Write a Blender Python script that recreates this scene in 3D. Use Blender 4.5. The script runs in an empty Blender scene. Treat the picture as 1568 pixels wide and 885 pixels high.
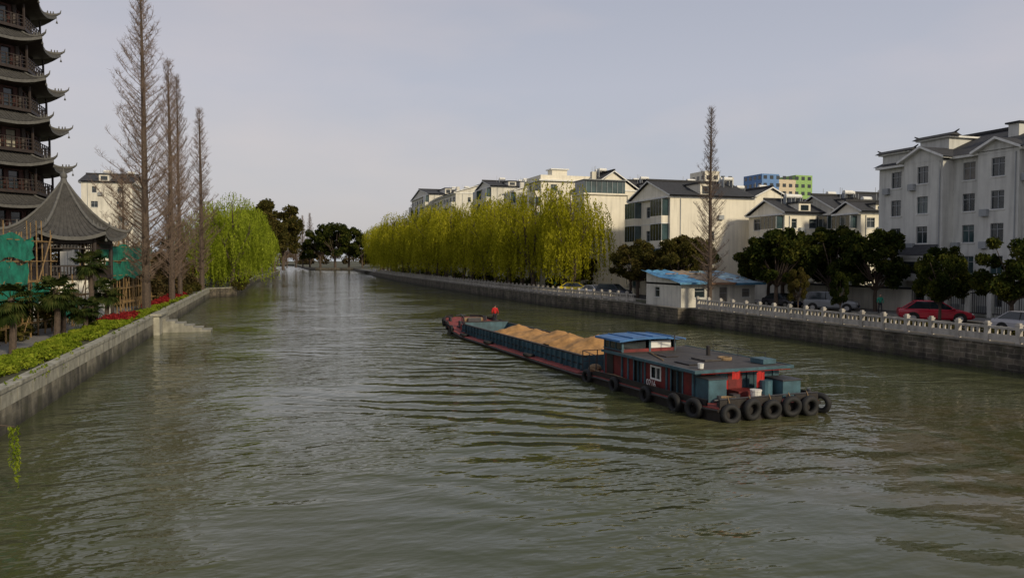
import bpy, math, random
import numpy as np
from mathutils import Vector, Matrix, noise
try:
    _s=open('/workdir/scene.py').read()
    if len(_s)>45000: open('/workdir/keep_v4.py','w').write(_s)
except Exception: pass
random.seed(7); rng=np.random.default_rng(7)
scene=bpy.context.scene
GZ=1.57
# ---------------------------------------------------------------- materials
def nodes_of(name):
    m=bpy.data.materials.new(name); m.use_nodes=True
    nt=m.node_tree; nt.nodes.clear()
    return m,nt
def N(nt,t,**kw):
    n=nt.nodes.new(t)
    for k,v in kw.items(): setattr(n,k,v)
    return n
def mat(name,col,rough=.7,var=.25,scale=2.0,bump=0.0,bscale=None,metal=0.0,stain=0.0,spec=.5,detail=5):
    m,nt=nodes_of(name)
    out=N(nt,'ShaderNodeOutputMaterial'); b=N(nt,'ShaderNodeBsdfPrincipled')
    b.inputs['Roughness'].default_value=rough; b.inputs['Metallic'].default_value=metal
    b.inputs['Specular IOR Level'].default_value=spec
    nt.links.new(b.outputs[0],out.inputs[0])
    g=N(nt,'ShaderNodeNewGeometry')
    n=N(nt,'ShaderNodeTexNoise'); n.inputs['Scale'].default_value=scale; n.inputs['Detail'].default_value=detail; n.inputs['Roughness'].default_value=.65
    nt.links.new(g.outputs['Position'],n.inputs['Vector'])
    r=N(nt,'ShaderNodeValToRGB')
    r.color_ramp.elements[0].position=.32; r.color_ramp.elements[1].position=.68
    c=np.array(col)
    r.color_ramp.elements[0].color=(*(c*(1-var)),1); r.color_ramp.elements[1].color=(*np.minimum(c*(1+var*.6),1),1)
    nt.links.new(n.outputs['Fac'],r.inputs[0])
    last=r.outputs[0]
    if stain>0:
        mp=N(nt,'ShaderNodeMapping'); mp.inputs['Scale'].default_value=(1.3,1.3,.12)
        nt.links.new(g.outputs['Position'],mp.inputs[0])
        n2=N(nt,'ShaderNodeTexNoise'); n2.inputs['Scale'].default_value=1.6; n2.inputs['Detail'].default_value=4
        nt.links.new(mp.outputs[0],n2.inputs['Vector'])
        mr=N(nt,'ShaderNodeMapRange'); mr.inputs[1].default_value=.46; mr.inputs[2].default_value=.72; mr.inputs[3].default_value=0; mr.inputs[4].default_value=stain
        nt.links.new(n2.outputs['Fac'],mr.inputs[0])
        mx=N(nt,'ShaderNodeMix',data_type='RGBA')
        nt.links.new(mr.outputs[0],mx.inputs[0]); nt.links.new(last,mx.inputs[6]); mx.inputs[7].default_value=(*(c*.32),1)
        last=mx.outputs[2]
    nt.links.new(last,b.inputs['Base Color'])
    if bump>0:
        n3=N(nt,'ShaderNodeTexNoise'); n3.inputs['Scale'].default_value=bscale or scale*6; n3.inputs['Detail'].default_value=3
        nt.links.new(g.outputs['Position'],n3.inputs['Vector'])
        bp=N(nt,'ShaderNodeBump'); bp.inputs['Strength'].default_value=.6; bp.inputs['Distance'].default_value=bump
        nt.links.new(n3.outputs['Fac'],bp.inputs['Height']); nt.links.new(bp.outputs[0],b.inputs['Normal'])
    return m
def leafmat(name,c0,c1,c2,trans=.35,nscale=.5):
    m,nt=nodes_of(name)
    out=N(nt,'ShaderNodeOutputMaterial'); g=N(nt,'ShaderNodeNewGeometry')
    n=N(nt,'ShaderNodeTexNoise'); n.inputs['Scale'].default_value=nscale; n.inputs['Detail'].default_value=1
    nt.links.new(g.outputs['Position'],n.inputs['Vector'])
    ad=N(nt,'ShaderNodeMath',operation='MULTIPLY_ADD'); nt.links.new(g.outputs['Random Per Island'],ad.inputs[0]); ad.inputs[1].default_value=.5
    s=N(nt,'ShaderNodeMath',operation='MULTIPLY_ADD'); nt.links.new(n.outputs['Fac'],s.inputs[0]); s.inputs[1].default_value=1.3; s.inputs[2].default_value=-.4
    nt.links.new(s.outputs[0],ad.inputs[2])
    r=N(nt,'ShaderNodeValToRGB'); e=r.color_ramp.elements
    e[0].position=.1; e[0].color=(*c0,1); e[1].position=.9; e[1].color=(*c2,1)
    k=e.new(.5); k.color=(*c1,1)
    nt.links.new(ad.outputs[0],r.inputs[0])
    d=N(nt,'ShaderNodeBsdfDiffuse')
    t=N(nt,'ShaderNodeBsdfTranslucent'); mx=N(nt,'ShaderNodeMixShader'); mx.inputs[0].default_value=trans
    nt.links.new(r.outputs[0],d.inputs['Color']); nt.links.new(r.outputs[0],t.inputs['Color'])
    nt.links.new(d.outputs[0],mx.inputs[1]); nt.links.new(t.outputs[0],mx.inputs[2]); nt.links.new(mx.outputs[0],out.inputs[0])
    return m
def brickmat(name,c1,c2,mort,sx=.7,sz=.3,ms=.025):
    m,nt=nodes_of(name)
    out=N(nt,'ShaderNodeOutputMaterial'); b=N(nt,'ShaderNodeBsdfPrincipled'); b.inputs['Roughness'].default_value=.85
    g=N(nt,'ShaderNodeNewGeometry'); sp=N(nt,'ShaderNodeSeparateXYZ'); cb=N(nt,'ShaderNodeCombineXYZ')
    nt.links.new(g.outputs['Position'],sp.inputs[0])
    ad=N(nt,'ShaderNodeMath',operation='ADD'); nt.links.new(sp.outputs[0],ad.inputs[0]); nt.links.new(sp.outputs[1],ad.inputs[1])
    nt.links.new(ad.outputs[0],cb.inputs[0]); nt.links.new(sp.outputs[2],cb.inputs[1])
    nz=N(nt,'ShaderNodeTexNoise'); nz.inputs['Scale'].default_value=1.2; nt.links.new(g.outputs['Position'],nz.inputs['Vector'])
    vm=N(nt,'ShaderNodeVectorMath',operation='MULTIPLY_ADD'); nt.links.new(nz.outputs['Color'],vm.inputs[0]); vm.inputs[1].default_value=(.4,.22,0); nt.links.new(cb.outputs[0],vm.inputs[2])
    br=N(nt,'ShaderNodeTexBrick'); br.inputs['Scale'].default_value=1; br.inputs['Brick Width'].default_value=sx; br.inputs['Row Height'].default_value=sz
    br.inputs['Mortar Size'].default_value=ms; br.inputs['Color1'].default_value=(*c1,1); br.inputs['Color2'].default_value=(*c2,1); br.inputs['Mortar'].default_value=(*mort,1)
    nt.links.new(vm.outputs[0],br.inputs['Vector'])
    n=N(nt,'ShaderNodeTexNoise'); n.inputs['Scale'].default_value=.7; n.inputs['Detail'].default_value=6; n.inputs['Roughness'].default_value=.7; nt.links.new(g.outputs['Position'],n.inputs['Vector'])
    mr=N(nt,'ShaderNodeMapRange'); mr.inputs[1].default_value=.33; mr.inputs[2].default_value=.67; mr.inputs[3].default_value=.3; mr.inputs[4].default_value=1.4
    nt.links.new(n.outputs['Fac'],mr.inputs[0])
    mp=N(nt,'ShaderNodeMapping'); mp.inputs['Scale'].default_value=(1,1,.08); nt.links.new(g.outputs['Position'],mp.inputs[0])
    n4=N(nt,'ShaderNodeTexNoise'); n4.inputs['Scale'].default_value=1.1; n4.inputs['Detail'].default_value=5; nt.links.new(mp.outputs[0],n4.inputs['Vector'])
    m4=N(nt,'ShaderNodeMapRange'); m4.inputs[1].default_value=.45; m4.inputs[2].default_value=.65; m4.inputs[3].default_value=1; m4.inputs[4].default_value=.35
    nt.links.new(n4.outputs['Fac'],m4.inputs[0])
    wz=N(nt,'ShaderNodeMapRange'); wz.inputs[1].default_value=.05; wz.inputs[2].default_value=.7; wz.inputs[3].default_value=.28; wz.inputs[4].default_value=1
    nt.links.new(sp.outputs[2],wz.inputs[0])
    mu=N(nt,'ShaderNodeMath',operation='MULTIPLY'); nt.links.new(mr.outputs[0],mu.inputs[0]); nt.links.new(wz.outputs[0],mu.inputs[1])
    mu2=N(nt,'ShaderNodeMath',operation='MULTIPLY'); nt.links.new(mu.outputs[0],mu2.inputs[0]); nt.links.new(m4.outputs[0],mu2.inputs[1])
    sc=N(nt,'ShaderNodeVectorMath',operation='SCALE'); nt.links.new(br.outputs['Color'],sc.inputs[0]); nt.links.new(mu2.outputs[0],sc.inputs['Scale'])
    mo=N(nt,'ShaderNodeMix',data_type='RGBA'); mm=N(nt,'ShaderNodeMapRange'); mm.inputs[1].default_value=.5; mm.inputs[2].default_value=.7; mm.inputs[3].default_value=0; mm.inputs[4].default_value=.6
    nt.links.new(nz.outputs['Fac'],mm.inputs[0]); nt.links.new(mm.outputs[0],mo.inputs[0]); nt.links.new(sc.outputs[0],mo.inputs[6]); mo.inputs[7].default_value=(.05,.052,.022,1)
    nt.links.new(mo.outputs[2],b.inputs['Base Color'])
    bp=N(nt,'ShaderNodeBump'); bp.inputs['Distance'].default_value=.05; nt.links.new(n.outputs['Fac'],bp.inputs['Height'])
    nt.links.new(bp.outputs[0],b.inputs['Normal'])
    nt.links.new(b.outputs[0],out.inputs[0]); return m

M={}
M['white']=mat('white_render',(.68,.655,.57),.85,.12,.5,stain=.4)
M['cream']=mat('cream_render',(.78,.73,.60),.85,.08,.4,stain=.28)
M['greyw']=mat('grey_render',(.61,.61,.565),.85,.12,.5,stain=.4)
M['trim']=mat('white_trim',(.75,.75,.71),.7,.1,2,stain=.2)
M['roof']=mat('dark_roof_tile',(.036,.037,.040),.85,.4,3,bump=.03)
M['glass']=mat('window_glass',(.02,.03,.035),.12,.5,.6,spec=.8)
M['glass2']=mat('window_glass_teal',(.04,.075,.08),.15,.5,.6,spec=.8)
M['curtain']=mat('window_curtain',(.18,.17,.15),.4,.3,2)
M['frame']=mat('window_frame',(.30,.32,.33),.5,.1,2)
M['iron']=mat('dark_iron',(.04,.04,.045),.5,.3,4)
M['concrete']=mat('concrete',(.30,.29,.24),.85,.3,1.5,bump=.01,stain=.5)
M['palest']=mat('pale_stone',(.37,.355,.285),.8,.35,1.8,bump=.01,stain=.7)
M['coping']=mat('dark_coping',(.24,.22,.18),.85,.35,1.8,bump=.01,stain=.5)
M['balus']=mat('balustrade_stone',(.44,.41,.36),.8,.25,2.5,stain=.6)
M['asph']=mat('asphalt',(.06,.06,.062),.9,.25,2,bump=.01)
M['pave']=mat('paving',(.20,.19,.175),.85,.25,2.5,bump=.01)
M['paint']=mat('road_paint',(.7,.7,.66),.7,.2,4)
M['wood']=mat('dark_red_wood',(.06,.018,.013),.6,.35,3)
M['wood2']=mat('dark_brown_wood',(.030,.020,.016),.6,.35,3)
M['bark']=mat('bark',(.09,.065,.048),.9,.4,6,bump=.02)
M['twig']=mat('bare_twigs',(.17,.12,.09),.9,.25,3)
M['bamboo']=mat('bamboo',(.22,.14,.055),.6,.45,5)
M['net']=mat('green_netting',(.012,.22,.14),.8,.55,1.5,bump=.05,bscale=2)
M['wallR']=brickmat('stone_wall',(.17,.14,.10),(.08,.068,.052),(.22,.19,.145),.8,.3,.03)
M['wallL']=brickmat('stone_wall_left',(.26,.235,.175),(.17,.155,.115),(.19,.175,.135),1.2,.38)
M['cam']=leafmat('camphor_leaves',(.010,.018,.005),(.034,.046,.011),(.095,.095,.018),.25)
M['cam2']=leafmat('olive_leaves',(.03,.032,.010),(.07,.065,.017),(.13,.10,.03),.3)
M['wil']=leafmat('willow_leaves',(.16,.165,.010),(.34,.33,.018),(.50,.46,.04),.45,.3)
M['wil2']=leafmat('willow_leaves_fresh',(.12,.16,.014),(.25,.31,.026),(.40,.46,.05),.45,.3)
M['hedge']=leafmat('hedge_leaves',(.08,.12,.01),(.18,.24,.02),(.32,.36,.04),.35,1)
M['shr']=leafmat('shrub_leaves',(.025,.024,.010),(.07,.056,.024),(.15,.10,.045),.25,.5)
M['red']=leafmat('red_flowers',(.10,.01,.01),(.24,.02,.025),(.36,.05,.04),.2,1)
M['palm']=leafmat('palm_leaves',(.012,.022,.007),(.030,.045,.012),(.08,.085,.025),.2,1)
M['soil']=mat('soil_grass',(.07,.07,.035),.95,.45,.6,bump=.04)
M['rubber']=mat('rubber',(.012,.012,.012),.75,.4,6,bump=.01,bscale=9)
M['hull']=mat('hull_black',(.018,.014,.012),.6,.6,3,stain=.3)
M['oxide']=mat('oxide_red_deck',(.26,.045,.035),.75,.45,1.8,bump=.01,stain=.5)
M['hred']=mat('house_red',(.16,.015,.014),.55,.5,2,stain=.6)
M['teal']=mat('teal_paint',(.05,.115,.145),.5,.4,1.6,stain=.65)
M['blue']=mat('blue_roof',(.04,.15,.36),.5,.3,1.5,stain=.5)
M['rfgrey']=mat('house_roof_grey',(.062,.055,.050),.75,.45,.9,stain=.5)
M['sand']=mat('sand',(.44,.235,.08),.95,.35,1.2,bump=.06,bscale=5)
M['holdin']=mat('hold_interior',(.06,.035,.03),.8,.4,2)
M['cloth']=mat('red_cloth',(.45,.02,.015),.8,.2,4)
M['wht']=mat('white_plastic',(.7,.7,.64),.4,.15,4)
M['rope']=mat('rope',(.25,.17,.09),.9,.3,8)

# ---------------------------------------------------------------- mesh builder
class MB:
    def __init__(s): s.v=[];s.f=[];s.m=[]
    def add(s,vs,fs,mi=0):
        o=len(s.v); s.v+= [tuple(p) for p in vs]
        for f in fs: s.f.append(tuple(i+o for i in f)); s.m.append(mi)
    def quad(s,a,b,c,d,mi=0): s.add([a,b,c,d],[(0,1,2,3)],mi)
    def ub(s,O,U,W,a0,a1,z0,z1,n0,n1,mi=0):
        O=Vector(O);U=Vector(U);W=Vector(W)
        P=[O+U*a+W*n+Vector((0,0,z)) for z in (z0,z1) for (a,n) in ((a0,n0),(a1,n0),(a1,n1),(a0,n1))]
        s.add(P,[(3,2,1,0),(4,5,6,7),(0,1,5,4),(1,2,6,5),(2,3,7,6),(3,0,4,7)],mi)
    def box(s,x0,y0,z0,x1,y1,z1,mi=0):
        s.ub((0,0,0),(1,0,0),(0,1,0),x0,x1,z0,z1,y0,y1,mi)
    def tube(s,p0,p1,r0,r1=None,n=6,mi=0,caps=True):
        p0=Vector(p0);p1=Vector(p1); r1=r0 if r1 is None else r1
        d=(p1-p0)
        if d.length<1e-6: return
        d.normalize(); a=d.orthogonal().normalized(); b=d.cross(a)
        vs=[];
        for p,r in ((p0,r0),(p1,r1)):
            for i in range(n):
                t=2*math.pi*i/n; vs.append(p+(a*math.cos(t)+b*math.sin(t))*r)
        fs=[(i,(i+1)%n,n+(i+1)%n,n+i) for i in range(n)]
        if caps: fs+= [tuple(range(n-1,-1,-1)),tuple(range(n,2*n))]
        s.add(vs,fs,mi)
    def path(s,pts,r0,r1,n=6,mi=0):
        k=len(pts)-1
        for i in range(k):
            a=r0+(r1-r0)*i/k; b=r0+(r1-r0)*(i+1)/k
            s.tube(pts[i],pts[i+1],a,b,n,mi,caps=False)
    def torus(s,c,ax,R,r,n=20,k=8,mi=0):
        c=Vector(c);ax=Vector(ax).normalized();a=ax.orthogonal().normalized();b=ax.cross(a)
        vs=[];fs=[]
        for i in range(n):
            t=2*math.pi*i/n; rad=a*math.cos(t)+b*math.sin(t)
            for j in range(k):
                q=2*math.pi*j/k; vs.append(c+rad*(R+r*math.cos(q))+ax*(r*1.15*math.sin(q)))
        for i in range(n):
            for j in range(k):
                fs.append((i*k+j,((i+1)%n)*k+j,((i+1)%n)*k+(j+1)%k,i*k+(j+1)%k))
        s.add(vs,fs,mi)
    def ball(s,c,rx,ry,rz,n=10,k=7,mi=0):
        vs=[];fs=[]
        for j in range(k+1):
            ph=math.pi*j/k
            for i in range(n):
                t=2*math.pi*i/n; vs.append((c[0]+rx*math.sin(ph)*math.cos(t),c[1]+ry*math.sin(ph)*math.sin(t),c[2]+rz*math.cos(ph)))
        for j in range(k):
            for i in range(n): fs.append((j*n+i,(j+1)*n+i,(j+1)*n+(i+1)%n,j*n+(i+1)%n))
        s.add(vs,fs,mi)
    def build(s,name,mats,parent=None,smooth=False,loc=(0,0,0),rz=0,sc=1):
        me=bpy.data.meshes.new(name); me.from_pydata(s.v,[],s.f)
        for m in mats: me.materials.append(m)
        me.polygons.foreach_set('material_index',s.m)
        if smooth: me.polygons.foreach_set('use_smooth',[True]*len(s.f))
        me.update()
        return place(name,me,parent,loc,rz,sc)
def place(name,me,parent=None,loc=(0,0,0),rz=0,sc=1):
    o=bpy.data.objects.new(name,me); scene.collection.objects.link(o)
    o.location=loc; o.rotation_euler=(0,0,rz); o.scale=(sc,)*3 if not isinstance(sc,tuple) else sc
    if parent: o.parent=parent
    return o
def empty(name,loc=(0,0,0),rz=0,sc=1):
    o=bpy.data.objects.new(name,None); scene.collection.objects.link(o); o.location=loc; o.rotation_euler=(0,0,rz); o.scale=(sc,)*3
    o.empty_display_size=.5
    return o

# ---------------------------------------------------------------- world, sun, camera
S=Vector((.34,-.84,.44)).normalized()
w=bpy.data.worlds.new("World"); scene.world=w; w.use_nodes=True; nt=w.node_tree; nt.nodes.clear()
sky=N(nt,'ShaderNodeTexSky',sky_type='NISHITA'); sky.sun_disc=False
sky.sun_elevation=math.asin(S.z); sky.sun_rotation=math.atan2(S.x,S.y); sky.air_density=1.5; sky.dust_density=3
bg1=N(nt,'ShaderNodeBackground'); bg1.inputs[1].default_value=.08; nt.links.new(sky.outputs[0],bg1.inputs[0])
tc=N(nt,'ShaderNodeTexCoord'); sp=N(nt,'ShaderNodeSeparateXYZ'); nt.links.new(tc.outputs['Generated'],sp.inputs[0])
rp=N(nt,'ShaderNodeValToRGB'); e=rp.color_ramp.elements
e[0].position=0; e[0].color=(.56,.59,.61,1); e[1].position=.6; e[1].color=(.40,.42,.50,1)
k=e.new(.08); k.color=(.67,.67,.69,1); k=e.new(.22); k.color=(.68,.665,.71,1)
nt.links.new(sp.outputs[2],rp.inputs[0])
mp=N(nt,'ShaderNodeMapping'); mp.inputs['Scale'].default_value=(1,1,3.0); mp.inputs['Location'].default_value=(.35,.1,.2); nt.links.new(tc.outputs['Generated'],mp.inputs[0])
cn=N(nt,'ShaderNodeTexNoise'); cn.inputs['Scale'].default_value=1.7; cn.inputs['Detail'].default_value=5; cn.inputs['Roughness'].default_value=.5
nt.links.new(mp.outputs[0],cn.inputs['Vector'])
cr=N(nt,'ShaderNodeValToRGB'); cr.color_ramp.elements[0].position=.36; cr.color_ramp.elements[0].color=(.82,.87,.95,1)
cr.color_ramp.elements[1].position=.66; cr.color_ramp.elements[1].color=(1.07,1.0,.97,1)
nt.links.new(cn.outputs['Fac'],cr.inputs[0])
ml=N(nt,'ShaderNodeMix',data_type='RGBA',blend_type='MULTIPLY'); ml.inputs[0].default_value=1
nt.links.new(rp.outputs[0],ml.inputs[6]); nt.links.new(cr.outputs[0],ml.inputs[7])
bg2=N(nt,'ShaderNodeBackground'); bg2.inputs[1].default_value=.90; nt.links.new(ml.outputs[2],bg2.inputs[0])
ms=N(nt,'ShaderNodeMixShader'); ms.inputs[0].default_value=.9
nt.links.new(bg1.outputs[0],ms.inputs[1]); nt.links.new(bg2.outputs[0],ms.inputs[2])
wo=N(nt,'ShaderNodeOutputWorld'); nt.links.new(ms.outputs[0],wo.inputs[0])
sl=bpy.data.lights.new('sun','SUN'); sl.energy=2.8; sl.angle=math.radians(6); sl.color=(1,.86,.63)
so=bpy.data.objects.new('sun',sl); scene.collection.objects.link(so); so.rotation_euler=S.to_track_quat('Z','Y').to_euler(); so.location=(0,-20,60)
cd=bpy.data.cameras.new('camera'); cd.lens=26.4; cd.sensor_width=36; cd.clip_end=6000; cd.clip_start=.1
co=bpy.data.objects.new('camera',cd); scene.collection.objects.link(co); co.location=(0,0,6.5)
co.rotation_euler=(math.radians(90-2.19),0,math.radians(-18.1)); scene.camera=co
scene.view_settings.view_transform='Standard'; scene.view_settings.look='None'; scene.view_settings.exposure=0

# ---------------------------------------------------------------- ground + walls
Ledge=[(-9.4,-60),(-9.4,139),(-5.2,144),(-4.5,175),(-3,240),(2,300),(6,380),(6,430),(-4,520),(-10,900)]
Far=[(30,900),(27,520),(30,497),(44,487),(52,478)]
Redge=[(49,400),(42,310),(38.5,230),(37.5,150),(38,97),(40.3,76.5),(39.6,76.4),(39.6,67),(41,66.9),(41,-60)]
out=[(2500,-60),(2500,3500),(-2500,3500),(-2500,-60)]
poly=Ledge+Far+Redge+out
mb=MB(); mb.add([(x,y,GZ) for x,y in poly],[tuple(range(len(poly)))[::-1]])
mb.build('ground',[M['soil']])
def wallstrip(name,pl,z0,z1,m,cap,capw,side,capz=.12,capm=None):
    mb=MB()
    for (x0,y0),(x1,y1) in zip(pl[:-1],pl[1:]):
        a=Vector((x0,y0,0));b=Vector((x1,y1,0));L=(b-a).length;U=(b-a)/L;W=Vector((-U.y,U.x,0))*side
        mb.ub(a,U,W,0,L,z0,z1-.004,-.02,.5,0)
        mb.ub(a,U,W,0,L,z1,z1+capz,-.08,capw,1)
    mb.build(name,[m,capm or M['palest']])
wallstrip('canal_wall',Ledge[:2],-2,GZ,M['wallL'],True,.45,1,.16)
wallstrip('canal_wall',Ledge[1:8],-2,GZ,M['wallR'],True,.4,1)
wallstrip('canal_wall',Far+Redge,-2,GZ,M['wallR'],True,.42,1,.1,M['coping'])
mb=MB()
y=-30
while y<139:
    mb.box(-9.46,y+.02,.98,-9.37,y+1.96,GZ-.01,0); y+=2
mb.build('stone_band',[M['palest']])

# water
mb=MB(); mb.add([(-400,-300,0),(400,-300,0),(400,1200,0),(-400,1200,0)],[(0,1,2,3)])
m,nt=nodes_of('canal_water')
out_=N(nt,'ShaderNodeOutputMaterial'); b=N(nt,'ShaderNodeBsdfPrincipled')
b.inputs['Roughness'].default_value=.07; b.inputs['IOR'].default_value=1.33
g=N(nt,'ShaderNodeNewGeometry')
def noise_(rot,scl,scale,detail,rough=.5,dist=0):
    mp=N(nt,'ShaderNodeMapping'); mp.inputs['Rotation'].default_value=(0,0,rot); mp.inputs['Scale'].default_value=scl
    nt.links.new(g.outputs['Position'],mp.inputs[0])
    n=N(nt,'ShaderNodeTexNoise'); n.inputs['Scale'].default_value=scale; n.inputs['Detail'].default_value=detail; n.inputs['Roughness'].default_value=rough; n.inputs['Distortion'].default_value=dist
    n.noise_dimensions='2D'
    nt.links.new(mp.outputs[0],n.inputs['Vector']); return n.outputs['Fac']
def mth(op,a,b_=None,c=None):
    n=N(nt,'ShaderNodeMath',operation=op)
    for i,x in enumerate((a,b_,c)):
        if x is None: continue
        if isinstance(x,(int,float)): n.inputs[i].default_value=x
        else: nt.links.new(x,n.inputs[i])
    return n.outputs[0]
def mrange(v,a,b_,c,d):
    n=N(nt,'ShaderNodeMapRange'); n.interpolation_type='SMOOTHSTEP'
    n.inputs[1].default_value=a;n.inputs[2].default_value=b_;n.inputs[3].default_value=c;n.inputs[4].default_value=d
    nt.links.new(v,n.inputs[0]); return n.outputs[0]
sp=N(nt,'ShaderNodeSeparateXYZ'); nt.links.new(g.outputs['Position'],sp.inputs[0])
X,Y=sp.outputs[0],sp.outputs[1]
n1=noise_(math.radians(22),(.55,1.15,1),.62,2,.5,.6)
n2=noise_(math.radians(8),(.75,1.35,1),1.8,2,.55)
n3=noise_(math.radians(40),(1,1,1),.085,3)
n4=noise_(0,(1,1,1),.16,2)
patch=mrange(n3,.38,.60,.3,1.0)
lin=mth('ADD',mth('MULTIPLY',X,.50),mth('MULTIPLY',Y,.86))
ph=mth('ADD',mth('MULTIPLY',lin,3.3),mth('ADD',mth('MULTIPLY',n4,13.0),mth('MULTIPLY',n1,2.2)))
wv=mth('MULTIPLY',mth('SINE',ph),mrange(n3,.36,.60,1.2,.35))
msk=mth('MULTIPLY',mth('MULTIPLY',mrange(X,-3,9,0,1),mrange(X,16,19,1,0)),mth('MULTIPLY',mrange(Y,10,28,.15,1),mrange(Y,60,80,1,0)))
cx=mth('SUBTRACT',X,20.5)
ph2=mth('ADD',mth('MULTIPLY',Y,2.4),mth('MULTIPLY',mth('ABSOLUTE',cx),-1.5)); ph2=mth('ADD',ph2,mth('MULTIPLY',n4,14.0))
wv2=mth('SINE',ph2); msk2=mth('MULTIPLY',mrange(Y,20,26,1,0),mth('MULTIPLY',mrange(X,6,14,0,1),mrange(Y,2,8,.2,1)))
h=mth('MULTIPLY',n1,mth('MULTIPLY',patch,.16))
h=mth('ADD',h,mth('MULTIPLY',n2,mth('MULTIPLY',patch,.062)))
h=mth('ADD',h,mth('MULTIPLY',mth('MULTIPLY',wv,msk),.032))
h=mth('ADD',h,mth('MULTIPLY',mth('MULTIPLY',wv2,msk2),.018))
bp=N(nt,'ShaderNodeBump'); bp.inputs['Strength'].default_value=1; bp.inputs['Distance'].default_value=1.0
nt.links.new(h,bp.inputs['Height']); nt.links.new(bp.outputs[0],b.inputs['Normal'])
cr=N(nt,'ShaderNodeValToRGB'); cr.color_ramp.elements[0].position=.35; cr.color_ramp.elements[0].color=(.060,.069,.028,1)
cr.color_ramp.elements[1].position=.7; cr.color_ramp.elements[1].color=(.080,.086,.036,1)
nt.links.new(n3,cr.inputs[0])
mud=N(nt,'ShaderNodeMix',data_type='RGBA'); nt.links.new(mth('MULTIPLY',mth('MULTIPLY',mrange(X,10,20,0,.8),mrange(Y,22,32,1,0)),mrange(noise_(0,(1,1,1),.2,4,.6,1.2),.35,.65,.2,1)),mud.inputs[0])
nt.links.new(cr.outputs[0],mud.inputs[6]); mud.inputs[7].default_value=(.115,.092,.048,1)
nt.links.new(mud.outputs[2],b.inputs['Base Color']); nt.links.new(b.outputs[0],out_.inputs[0])
mb.build('water',[m])

# roads on right bank
mb=MB()
mb.box(41.45,-60,GZ+.004,44.2,66.8,GZ+.12,0)
mb.box(44.2,-60,GZ+.004,44.4,400,GZ+.14,1)
mb.box(38.9,98,GZ+.004,44.2,230,GZ+.12,0)
mb.build('pavement',[M['pave'],M['concrete']])
mb=MB(); mb.box(44.4,-60,GZ-.2,52.5,400,GZ+.008,0); mb.build('road',[M['asph']])
mb=MB()
for i in range(60): mb.box(48.3,-50+i*6,GZ+.009,48.45,-47+i*6,GZ+.013,0)
mb.build('road_marking',[M['paint']])
mb=MB(); mb.box(52.5,-60,GZ+.004,52.7,400,GZ+.14,1); mb.box(52.7,-60,GZ+.004,57,400,GZ+.12,0); mb.build('pavement',[M['pave'],M['concrete']])

def balustrade(name,pl,off):
    mb=MB()
    for (x0,y0),(x1,y1) in zip(pl[:-1],pl[1:]):
        a=Vector((x0,y0,0));b=Vector((x1,y1,0));L=(b-a).length;U=(b-a)/L;W=Vector((-U.y,U.x,0))
        n=max(1,round(L/2.0)); s=L/n; z=GZ+.1
        for i in range(n):
            c=i*s+random.uniform(-.02,.02)
            mb.ub(a,U,W,c-.13,c+.13,z,z+1.02,-.13,.13); mb.ub(a,U,W,c-.16,c+.16,z+1.02,z+1.1,-.16,.16)
            mb.ub(a,U,W,c-.1,c+.1,z+1.1,z+1.2,-.1,.1)
            mb.ub(a,U,W,c+.13,c+s-.13,z+.78,z+.92,-.09,.09)
            mb.ub(a,U,W,c+.13,c+s-.13,z+.08,z+.46,-.05,.05)
            for q in (.3,.5,.7):
                mb.ub(a,U,W,c+s*q-.07,c+s*q+.07,z+.46,z+.78,-.06,.06)
    mb.build(name,[M['balus']])
balustrade('stone_balustrade',[(41.25,66),(41.25,10)],0)
balustrade('stone_balustrade',[(42.1,305),(38.9,230),(37.95,150),(38.45,97),(40.6,78)],0)

mb=MB()
for i in range(6):
    mb.box(-9.4+i*.75,73.6,-1,-9.4+(i+1)*.75,76.0,1.25-i*.22,0)
mb.box(-9.42,71.4,-1,-8.9,76.3,GZ+.1,1); mb.box(-9.6,71.2,GZ+.1,-8.7,76.5,GZ+.26,1)
mb.build('landing_steps',[M['concrete'],M['palest']])

# ---------------------------------------------------------------- vegetation
def leaves(cent,size,elong=1.8,vert=0.0):
    n=len(cent)
    a=rng.normal(size=(n,3)); a[:,2]=a[:,2]*(1-vert)-vert*2.0
    a/=np.linalg.norm(a,axis=1)[:,None]
    b=rng.normal(size=(n,3)); b-= (a*b).sum(1)[:,None]*a; b/=np.linalg.norm(b,axis=1)[:,None]
    s=size*(.6+.8*rng.random(n))[:,None]
    A=a*s*elong/2;B=b*s/2
    v=np.stack([cent-A,cent+B*.9,cent+A,cent-B*.9],1).reshape(-1,3)
    return v
def addleaves(mb,v,mi):
    o=len(mb.v); mb.v+=v.tolist(); n=len(v)//4
    mb.f+=[(o+4*i,o+4*i+1,o+4*i+2,o+4*i+3) for i in range(n)]; mb.m+=[mi]*n
def shell(n,c,r,sq=(1,1,.75)):
    d=rng.normal(size=(n,3)); d/=np.linalg.norm(d,axis=1)[:,None]
    rr=r*(rng.random(n)**.45)[:,None]
    return np.array(c)+d*rr*np.array(sq)
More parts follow.
